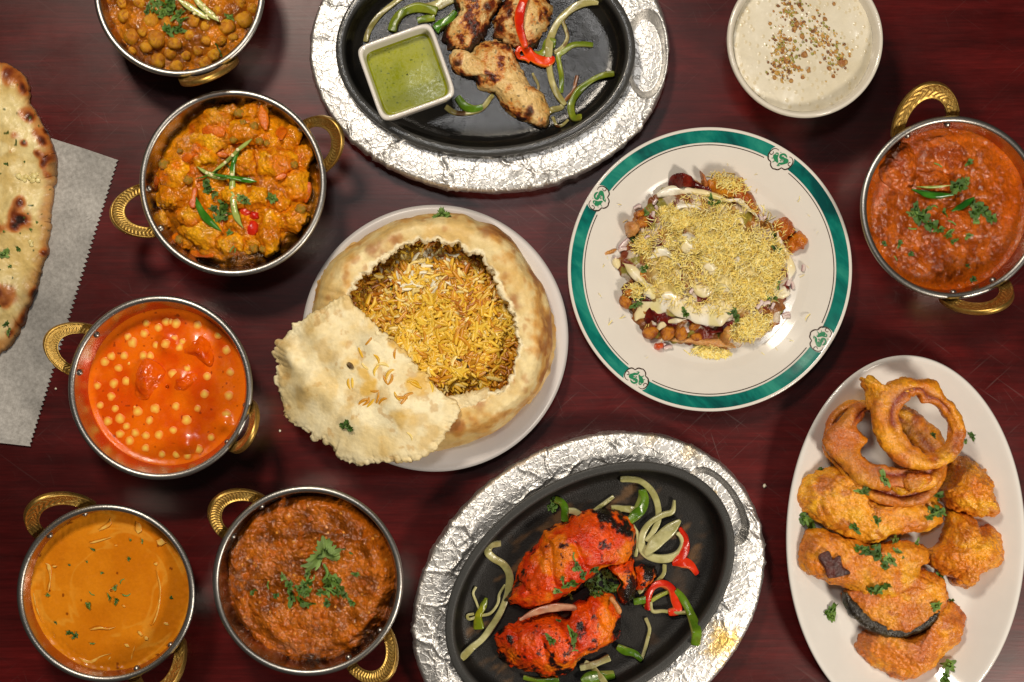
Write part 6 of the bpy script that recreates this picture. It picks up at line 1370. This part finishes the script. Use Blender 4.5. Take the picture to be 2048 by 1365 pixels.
    for _ in range(34):
        a = rng.uniform(0, 6.28); r = rng.uniform(1.0, 1.35); allp.append((690 + 400 * r * math.cos(a), 680 + 390 * r * math.sin(a)))
    surf = [mound] + yob + ob[1:] + [plate_b]
    N1 = 300
    for i, (x, y) in enumerate(allp):
        px, py = k((x, y))[0]; loc, n = hit(px, py, *surf)
        L = 0.0043 * rng.uniform(0.45, 1.55); yaw = rng.uniform(0, 6.283); pit = rng.normal(0, 0.35)
        ci = int(rng.choice(4, p=[0.42, 0.26, 0.2, 0.12])); si = int(rng.integers(8))
        top = i % (len(allp) // N1) == 0 and i // (len(allp) // N1) < N1
        z = loc.z + (0.0013 if top else rng.uniform(0.0, 0.0020))
        if loc.z < 0.0105: z = loc.z + 0.0006; pit *= 0.1
        if top:
            o = bpy.data.objects.new('sev_strand', datas[ci][si]); col.objects.link(o); o.parent = mound
            o.location = (loc.x - og[0], loc.y - og[1], z - og[2]); o.rotation_euler = (0, pit, yaw); o.scale = (L,) * 3
        else:
            V, F = sh[si]; R3 = np.array(Matrix.Rotation(yaw, 3, 'Z') @ Matrix.Rotation(pit, 3, 'Y')); W = V @ R3.T * L + [loc.x, loc.y, z]
            parts.append((W, [F], np.tile(sc_[ci] * rng.uniform(0.85, 1.1), (len(W), 1))))
    V, Fs, C = merge(parts); o = make('sev_layer', V, Fs, M['sev'], mound, C); o['kind'] = 'stuff'
    f = 1 / 2.313
    greens([(x, y, w * f) for x, y, w in k((400, 430, 40), (350, 540, 56), (355, 855, 50), (370, 830, 44), (810, 905, 56), (800, 890, 40), (990, 540, 50), (1000, 600, 44), (1005, 765, 40), (980, 820, 50), (700, 375, 46), (580, 895, 44), (960, 830, 36), (390, 690, 40), (730, 395, 40))], [mound] + yob, 'coriander bit on the sev covered heap', GRP_C + 'snack heap', (1420, 539, 284))
chaat()

# ------------------------------------------------------------------ oval plate of fritters
def fritters():
    zt = 0.024; c = at(1812, 1079, zt); c[2] = 0; a, b = m(368, zt), m(239.5, zt); ro = math.radians(90)
    root = empty('oval_plate', c); tag(root, 'white oval plate piled with golden fritters and battered onion rings', 'plate')
    prof = smooth_prof([(0.012, 0.0150), (0.002, 0.0212), (0.0, 0.0232), (0.0012, 0.0240), (0.0035, 0.0236), (0.010, 0.0195), (0.021, 0.0125), (0.030, 0.0075), (0.038, 0.0062), (0.060, 0.0058)], 60) + [(b - 0.0006, 0.0058)]
    und = [(b - 0.0006, 0.0006), (0.05, 0.0), (0.045, 0.0), (0.04, 0.003)]
    V, F = lathe(c, und + prof, 260, ell=(a, b, ro)); body = make('plate_body', V, F[:, ::-1] if False else F, M['white_ceramic'], root)
    k4 = K(1540, 700, 2.053); k8 = K(1640, 730, 4.706)
    ob = [body]; zf = 0.0062
    def bat(seed, hue=0.0, red=0.0):
        def f(V, U, d=None):
            c_ = mix(lin(230, 154, 34), lin(206, 116, 26), 0.5 + fbm(V, 60, 4, seed) + hue); c_ = mix(c_, lin(234, 172, 38), sstep(0.1, 0.7, fbm(V, 50, 3, seed + 4) - hue) * 0.8)
            c_ = mix(c_, lin(176, 92, 22), sstep(0.2, 0.75, fbm(V, 120, 4, seed + 7)) * 0.7)
            return mix(c_, lin(166, 80, 40), red * sstep(-0.2, 0.5, fbm(V, 45, 3, seed + 11)))
        return f
    def fritter(name, cat, lb, pts, z0, h, seed, hue=0.0, red=0.0, amp=0.0019, p=2.4, q=0.5, tilt=None, zref=None, rag=0.001, fq=80):
        def dsp(P, U):
            F1, F2, cid, _ = voro(P + 0.003 * noise(P, 120, seed)[:, None], 120, seed)
            return amp * fbm(P, fq, 4, seed) + amp * 0.45 * (0.5 - F1) * sstep(0.3, 0.7, cid) + amp * 0.42 * fbm(P, 300, 3, seed + 6)
        V, Fs, C = pillow(pts, z0, h, p, q, 64, 240, dsp, bat(seed, hue, red), rag=rag, seed=seed, tilt=tilt, zref=zref)
        o = make(name, V, Fs, M['batter'], None, C); tag(o, lb, cat); ob.append(o); return o
    D = fritter('vegetable_fritter', 'fritter', 'bottom reddish brown fritter on the oval plate, cut by an open crease', k4((358, 1220), (385, 1165), (440, 1150), (540, 1185), (640, 1150), (700, 1050), (735, 1025), (790, 1080), (808, 1130), (785, 1190), (740, 1235), (680, 1290), (640, 1335), (560, 1362), (460, 1325), (390, 1272)), zf, 0.021, 3, 0.25, 0.6)
    Cc = fritter('aubergine_fritter', 'fritter', 'fritter with dark aubergine skin edge lying under a long fritter', k4((310, 1000), (400, 940), (560, 930), (625, 905), (690, 925), (725, 975), (722, 1060), (690, 1085), (640, 1135), (560, 1172), (470, 1155), (380, 1105), (330, 1050)), 0.013, 0.017, 5, 0.15, 0.5, p=5, q=0.4)
    pth = [(x, y, w / 2.053) for x, y, w in k4((310, 1000, 30), (340, 1055, 56), (395, 1108, 66), (470, 1148, 70), (545, 1158, 64), (610, 1142, 58), (660, 1105, 52), (700, 1078, 24))]
    V, Fs, C = strip(pth, 20, 0.010, 0.017, n=120, k=16, wob=0.12, seed=4, colf=lambda V, s, p: mix(mix(lin(46, 36, 20), lin(28, 22, 16), 0.5 + fbm(V, 150, 4, 3)), lin(96, 84, 44), sstep(0.35, 0.8, fbm(V, 220, 3, 9)) * 0.5), roll=-0.15, e=0.8)
    V = V + vnormals(V, Fs[0]) * (0.0007 * fbm(V, 220, 4, 2))[:, None]
    sk = make('skin_edge', V, Fs, M['tandoori'], Cc, C)
    B = fritter('vegetable_fritter', 'fritter', 'lower long golden fritter on the oval plate with dark skin flake on it', k4((118, 820), (150, 760), (215, 735), (300, 768), (420, 800), (520, 785), (620, 808), (672, 862), (625, 900), (640, 930), (705, 985), (580, 1012), (450, 1022), (350, 992), (210, 945), (132, 890)), 0.019, 0.016, 7, -0.05, 0.25, p=4)
    A = fritter('vegetable_fritter', 'fritter', 'upper long golden fritter on the oval plate below the onion rings', k4((104, 610), (145, 530), (200, 500), (275, 478), (292, 445), (330, 500), (380, 590), (550, 625), (680, 595), (722, 680), (695, 730), (600, 752), (510, 765), (420, 797), (380, 785), (300, 760), (190, 705)), 0.014, 0.022, 9, -0.15, 0.1, p=3.4)
    E = fritter('round_fritter', 'fritter', 'lumpy round orange fritter beside the onion rings', k4((695, 570), (740, 490), (800, 440), (840, 460), (910, 520), (918, 590), (944, 655), (930, 680), (865, 692), (780, 670), (730, 630)), zf, 0.030, 11, 0.1, 0.25, amp=0.0026, fq=60)
    Fq = fritter('round_fritter', 'fritter', 'lumpy star shaped orange fritter at the right of the oval plate', k4((648, 830), (700, 800), (720, 770), (735, 670), (790, 672), (840, 680), (862, 730), (920, 735), (955, 770), (967, 840), (935, 905), (850, 932), (845, 975), (815, 990), (770, 965), (750, 930), (690, 895)), zf, 0.030, 13, 0.12, 0.3, amp=0.0026, fq=60)
    V, Fs, C = pillow(k4((198, 848), (240, 826), (256, 858), (288, 846), (300, 890), (328, 918), (285, 930), (240, 940), (222, 895)), 0.0352, 0.0016, 6, 0.4, 20, 90, lambda P, U: 0.0006 * fbm(P, 160, 3, 3), lambda V, U, d: mix(lin(84, 32, 22), lin(50, 20, 16), 0.5 + fbm(V, 160, 4, 3)))
    o = make('skin_flake', V, Fs, M['tandoori'], None, C); tag(o, 'dark red brown crisp skin flake on the lower long fritter', 'skin flake')
    # battered rings
    def ring(lb, path, zpath, hh, seed, closed=True, open_to=None):
        P = [at(x, y, 0.04)[:2].tolist() + [m(w / 4.706, 0.04), z] for (x, y, w), z in zip([(q[0], q[1], q[2] * 4.706) for q in path], zpath)]
        n, kk = 260, 36; s = spline(P, n, closed)
        t = (np.roll(s[:, :2], -1, 0) - np.roll(s[:, :2], 1, 0)) if closed else np.gradient(s[:, :2], axis=0); t /= np.linalg.norm(t, axis=1)[:, None] + 1e-9
        cen = s[:, :2].mean(0); nn = np.stack([-t[:, 1], t[:, 0]], 1)
        sg = np.sign(((s[:, :2] - cen) * nn).sum(1).mean()); nn = nn * sg                        # outward
        ph = np.linspace(0, 2 * math.pi, kk, endpoint=False)
        w = s[:, 2] / 2 * 1.08 * (1 if closed else np.minimum(1, 0.2 + 6 * np.minimum(np.linspace(0, 1, n), np.linspace(1, 0, n))))
        prof_r = 1 + 0 * ph
        # the cut onion shows as a groove along the inner shoulder
        gph = 2.0; groove = np.exp(-((ph - gph) / 0.36) ** 2)
        x = w[:, None] * np.sign(np.cos(ph)) * np.abs(np.cos(ph)) ** 0.85; z = hh / 2 * np.sign(np.sin(ph)) * np.abs(np.sin(ph)) ** 0.85
        V = np.stack([s[:, :1] + nn[:, :1] * x, s[:, 1:2] + nn[:, 1:2] * x, s[:, 3:4] + hh / 2 + z[None] + 0 * x], -1).reshape(-1, 3)
        F = gfaces(n, kk, wrap_n=closed); N = vnormals(V, F)
        mid = np.repeat(np.stack([s[:, 0], s[:, 1], s[:, 3] + hh / 2], 1), kk, 0)
        if ((V - mid) * N).sum(1).mean() < 0: N = -N; F = F[:, ::-1]
        G = np.tile(groove, n); inner = np.tile(sstep(0.1, 0.9, -np.cos(ph)), n)
        gm = 0.35 + 0.65 * sstep(-0.5, 0.2, fbm(V, 30, 2, seed + 2))
        d = 0.0012 * fbm(V, 70, 4, seed) + 0.0007 * fbm(V, 280, 3, seed + 3) - 0.0030 * G * gm + 0.0022 * inner * np.maximum(0, noise(V, 150, seed + 5)) 
        V = V + N * d[:, None]
        C = bat(seed, 0.12, 0.55)(V, None); C = mix(C, lin(128, 46, 38), np.clip(G * 1.15, 0, 1) * gm * 0.9); C = mix(C, lin(196, 104, 20), inner * (1 - G) * 0.5)
        Fs = [F]
        if not closed:
            V = np.vstack([V, V[:kk].mean(0), V[-kk:].mean(0)]); C = np.vstack([C, C[:1], C[-1:]]); j = np.arange(kk); j2 = (j + 1) % kk
            Fs.append(np.vstack([np.stack([np.full(kk, n * kk), j2, j], 1), np.stack([np.full(kk, n * kk + 1), (n - 1) * kk + j, (n - 1) * kk + j2], 1)]))
        o = make('onion_ring', V, Fs, M['batter'], None, C); tag(o, lb, 'onion ring'); ob.append(o); return o
    def kr(*pts): return [(x, y, w / 4.706) for x, y, w in k8(*pts)]
    low = kr((420, 380, 60), (250, 440, 90), (155, 580, 100), (200, 800, 240), (280, 990, 120), (420, 1150, 140), (600, 1230, 150), (780, 1270, 150), (960, 1230, 160), (1090, 1120, 150), (1160, 980, 120), (1080, 800, 120), (900, 600, 120), (640, 430, 90))
    ring('lowest battered onion ring, mostly hidden under two other rings', low, [0.012, 0.014, 0.016, 0.018, 0.022, 0.024, 0.026, 0.027, 0.027, 0.025, 0.022, 0.014, 0.010, 0.010], 0.012, 3)
    inn = fritter('ring_scrap', 'fritter scrap', 'orange batter scrap seen through the hole of the top onion ring', k8((690, 400), (800, 395), (920, 460), (1010, 560), (930, 600), (860, 670), (760, 620), (690, 520)), 0.016, 0.013, 15, 0.1, 0.3)
    V, Fs, C = pillow(k8((870, 690), (940, 600), (1010, 620), (1050, 700), (1060, 760), (960, 760)), 0.014, 0.010, 2.4, 0.5, 26, 90, lambda P, U: 0.0012 * fbm(P, 120, 4, 5), bat(21, 0.1, 0.6)); o = make('ring_scrap', V, Fs, M['batter'], None, C); tag(o, 'dark red batter scrap at the lower right inside the top onion ring', 'fritter scrap'); ob.append(o)
    mid = kr((480, 400, 90), (380, 440, 130), (270, 560, 160), (245, 720, 400), (290, 880, 210), (420, 1010, 220), (600, 1060, 210), (780, 1070, 200), (930, 1090, 190), (1060, 1010, 170), (1130, 880, 130), (1060, 720, 240), (900, 560, 240), (680, 420, 90))
    ring('middle battered onion ring with reddish groove, under the top ring', mid, [0.022, 0.025, 0.028, 0.029, 0.031, 0.032, 0.034, 0.034, 0.034, 0.032, 0.028, 0.022, 0.018, 0.018], 0.015, 5)
    top = kr((610, 300, 240), (560, 440, 230), (585, 600, 220), (660, 740, 200), (780, 850, 175), (920, 900, 150), (1060, 890, 140), (1190, 810, 140), (1262, 690, 135), (1258, 560, 130), (1190, 430, 125), (1090, 330, 115), (990, 250, 240), (880, 200, 130), (740, 210, 190))
    T = ring('topmost large golden onion ring with deep red inner groove', top, [0.047, 0.047, 0.046, 0.045, 0.044, 0.043, 0.042, 0.040, 0.038, 0.037, 0.038, 0.040, 0.042, 0.044, 0.046], 0.016, 7)
    V, Fs, C = pillow(k8((385, 140), (400, 112), (440, 125), (520, 140), (600, 400), (760, 130), (900, 125), (980, 165), (1005, 250), (900, 240), (760, 240), (640, 330), (520, 420), (450, 420), (440, 320), (415, 220)), 0.046, 0.0135, 2.6, 0.5, 50, 200, lambda P, U: 0.0016 * fbm(P, 90, 4, 5) + 0.0006 * fbm(P, 260, 3, 4), bat(23, -0.15), rag=0.001)
    make('batter_horn', V, Fs, M['batter'], T, C)
    V, Fs, C = pillow(k8((790, 1070), (900, 1030), (1040, 1040), (1060, 1090), (960, 1160), (880, 1190), (800, 1150)), 0.047, 0.006, 2.4, 0.5, 34, 120, lambda P, U: 0.0012 * fbm(P, 120, 4, 5) + 0.0005 * fbm(P, 400, 3, 5), bat(25, 0.15, 0.6), rag=0.0008)
    o = make('batter_flap', V, Fs, M['batter'], None, C); tag(o, 'rough reddish batter flap on the lower right of the middle onion ring', 'fritter scrap'); ob.append(o)
    V, Fs, C = pillow(k8((660, 1130), (740, 1150), (820, 1190), (890, 1195), (850, 1225), (770, 1225), (700, 1180)), 0.045, 0.004, 2.4, 0.5, 30, 110, lambda P, U: 0.0014 * fbm(P, 160, 4, 5), lambda V, U, d: mix(lin(222, 160, 26), lin(196, 120, 18), 0.5 + fbm(V, 160, 4, 3)), rag=0.0012)
    o = make('batter_flap', V, Fs, M['batter'], None, C); tag(o, 'small bright yellow batter crumb below the middle onion ring', 'fritter scrap'); ob.append(o)
    f = 1 / 2.053
    greens([(x, y, w * f, *r) for x, y, w, *r in k4((468, 530, 62), (680, 600, 52), (672, 665, 60), (690, 660, 56), (660, 685, 46), (438, 700, 44), (348, 728, 46), (150, 705, 60), (165, 725, 56), (135, 690, 50), (206, 495, 30), (365, 815, 46), (400, 832, 56), (440, 838, 60), (490, 862, 60), (510, 795, 56), (530, 830, 46), (520, 790, 44), (445, 978, 60), (475, 970, 46), (420, 985, 44),
            (700, 930, 52), (680, 1050, 50), (240, 1075, 54), (250, 1095, 50), (262, 1060, 40), (735, 1295, 62), (720, 1345, 56), (830, 353, 34), (802, 376, 22), (378, 585, 50), (395, 570, 36), (420, 810, 30), (745, 1030, 22), (600, 795, 34), (670, 350, 24), (470, 885, 40))], ob,
           'coriander bit on the fritter plate', GRP_C + 'oval plate', (1812, 1079, 340))
fritters()

# ------------------------------------------------------------------ naan on greaseproof paper
def naan():
    E = [(-160, 262), (100, 276), (237, 321)]
    edge = []; a, b = np.array([237, 321.0]), np.array([62, 893.0]); nz = 62
    for i in range(nz):
        t = i / nz; p = a + (b - a) * t; edge.append(tuple(p)); p2 = a + (b - a) * (t + 0.5 / nz) + np.array([-6.5, -2.0]); edge.append(tuple(p2))
    out = [(-170, 250), (-20, 262), (100, 276), (170, 298)] + edge + [(62, 893), (0, 886), (-170, 865)]
    n = len(out); top = np.array([at(x, y, 0.0014) for x, y in out])
    cen = np.array([at(-30, 560, 0.0014)]); us = np.linspace(0, 1, 16)[1:]
    rows = [cen + (top - cen) * u for u in us]; V = np.vstack(rows)
    V[:, 2] += 0.0009 * fbm(V, 16, 2, 3) + 0.0004 * noise(V, 50, 4); V[:, 2] = np.maximum(V[:, 2], 0.0006)
    Vb = V - [0, 0, 0.0003]
    F = gfaces(15, n); j = np.arange(n); jj = (j + 1) % n
    V2 = np.vstack([V, Vb, cen]); T = np.stack([np.full(n, 2 * 15 * n), jj, j], 1)
    side = np.stack([14 * n + j, 14 * n + jj, 15 * n + 14 * n + jj, 15 * n + 14 * n + j], 1)
    o = make('greaseproof_paper', V2, [np.vstack([F, F[:, ::-1] + 15 * n, side]), T], M['paper'], None, None, smooth=False)
    tag(o, 'grey greaseproof paper sheet with zigzag cut edge under the naan', 'paper')
    ol = [(0, 127), (20, 134), (38, 152), (52, 182), (66, 222), (80, 250), (93, 280), (101, 312), (105, 345), (101, 400), (97, 432), (95, 470), (88, 510), (74, 560), (58, 605), (40, 645), (20, 682), (0, 704), (-40, 735), (-100, 700), (-170, 600), (-200, 430), (-170, 270), (-100, 160), (-45, 128)]
    sp = [(50, 225, 16, .8), (78, 268, 16, 1), (92, 292, 14, 1), (95, 318, 12, .9), (50, 290, 9, 1), (75, 308, 9, 1), (38, 440, 26, 1.3), (40, 405, 14, .9), (60, 235, 10, .8), (10, 592, 24, 1.3), (40, 640, 16, .9), (15, 145, 26, .9), (88, 330, 10, .7), (40, 175, 16, .7), (92, 350, 9, .9), (30, 272, 12, .6), (55, 522, 10, .5), (5, 460, 12, .5), (82, 505, 9, .8), (62, 585, 11, .9), (20, 665, 12, .8), (90, 255, 8, 0.8), (25, 305, 7, .6)]
    def cf(V, U, d):
        c = mix(lin(220, 200, 142), lin(204, 176, 110), 0.5 + fbm(V, 45, 4, 3)); c = mix(c, lin(230, 214, 162), sstep(0.3, 0.8, fbm(V, 60, 3, 9)) * 0.6)
        ed = sstep(0.86, 1.0, U + 0.05 * fbm(V, 60, 3, 5)); c = mix(c, lin(178, 112, 48), ed * 0.75)
        t = 0.36 * sstep(0.92, 1.0, U) * sstep(-0.1, 0.5, fbm(V, 55, 3, 15))
        for x, y, r, am in sp:
            p = at(x, y, 0.012); dd = np.hypot(V[:, 0] - p[0], V[:, 1] - p[1]) / m(r, 0.012); t = t + am * np.exp(-(dd ** 2)) * (0.8 + 0.5 * noise(V, 150, 3))
        c = mix(c, lin(176, 96, 36), sstep(0.22, 0.55, t) * 0.9); c = mix(c, lin(110, 48, 20), sstep(0.5, 0.85, t)); c = mix(c, lin(38, 22, 16), sstep(0.82, 1.15, t))
        return mix(c, lin(70, 80, 30), sstep(0.80, 0.88, noise(V, 330, 14)))
    def dsp(P, U):
        d = 0.0016 * fbm(P, 38, 3, 3) + 0.0007 * fbm(P, 130, 3, 6)
        for x, y, r, am in sp:
            p = at(x, y, 0.012); dd = np.hypot(P[:, 0] - p[0], P[:, 1] - p[1]) / m(r * 1.5, 0.012); d = d + 0.0022 * am * np.exp(-dd ** 2)
        return d
    V, Fs, C = pillow(ol, 0.0022, 0.0105, 7, 0.42, 130, 620, dsp, cf, rag=0.0007, seed=3)
    nb = make('naan', V, Fs, M['naan'], None, C); tag(nb, 'buttered naan bread with charred blisters cut off by the left edge', 'naan')
    k = K(0, 0, 2.437); f = 1 / 2.437
    gl = [(90, 860, 30), (125, 862, 26), (165, 860, 34), (160, 880, 28), (185, 880, 26), (120, 880, 22), (145, 868, 26), (105, 872, 20), (180, 850, 20), (150, 1180, 24), (155, 1195, 20)]
    for i, (x, y, r) in enumerate(gl):
        px, py = k((x, y))[0]; loc, nn = hit(px, py, nb); rr = m(r * f / 2, 0.012)
        V, Fs = ball((0, 0, 0), 1, 7, 10, lambda D: 0.3 * noise(D, 1.6, i), flat=0.5)
        me = mesh_data('garlic_bit', V, Fs, M['cream'], mix(lin(226, 212, 150), lin(206, 186, 118), 0.5 + noise(V, 2, i)))
        q = inst('garlic_bit', me, loc, nn, rng.uniform(0, 6), rr, -rr * 0.1); tag(q, 'pale chopped garlic bit on the buttered naan', 'garlic', 'garlic bits on the naan')
    greens([(x, y, w * f) for x, y, w in k((35, 800, 22), (20, 1240, 60), (90, 1213, 26), (38, 1220, 24), (50, 1300, 18), (180, 1085, 14), (30, 1580, 30), (40, 1618, 34), (120, 790, 10), (150, 1120, 16), (20, 1130, 14))], [nb], 'small herb fleck on the buttered naan', GRP_C + 'naan')
naan()

def crumbs():
    for px, py, r, lb in ((1529, 972, 4.0, 'small white crumb on the table between lower sizzler and oval plate'), (112, 778, 2.6, 'tiny white crumb on the table left of the orange curry'), (560, 862, 2.4, 'tiny pale crumb on the table beside the bread flap')):
        p = at(px, py, 0.0); V, Fs = ball((0, 0, 0), m(r), 7, 10, lambda D: 0.3 * noise(D, 1.5, px), flat=0.7)
        V += np.array([p[0], p[1], m(r) * 0.5]); o = make('crumb', V, Fs, M['cream'], None, np.tile(lin(222, 214, 190), (len(V), 1))); tag(o, lb, 'crumb')
crumbs()

def settle_labels():
    """alike neighbours that still share a label are told apart by which lies higher in the picture"""
    by = {}
    for o in scene.objects:
        if 'category' in o and 'group' in o: by.setdefault((o['group'], o['label']), []).append(o)
    for (g, lb), os_ in by.items():
        words = {2: ('upper', 'lower'), 3: ('upper', 'middle', 'lower')}.get(len(os_))
        if not words or len(lb.split()) > 13: continue
        os_.sort(key=lambda o: -o.location.y)
        if min(a.location.y - b.location.y for a, b in zip(os_, os_[1:])) < 0.0008: continue
        for o, w in zip(os_, words): o['label'] = lb + ', %s of %s' % (w, 'two' if len(os_) == 2 else 'three')
settle_labels()
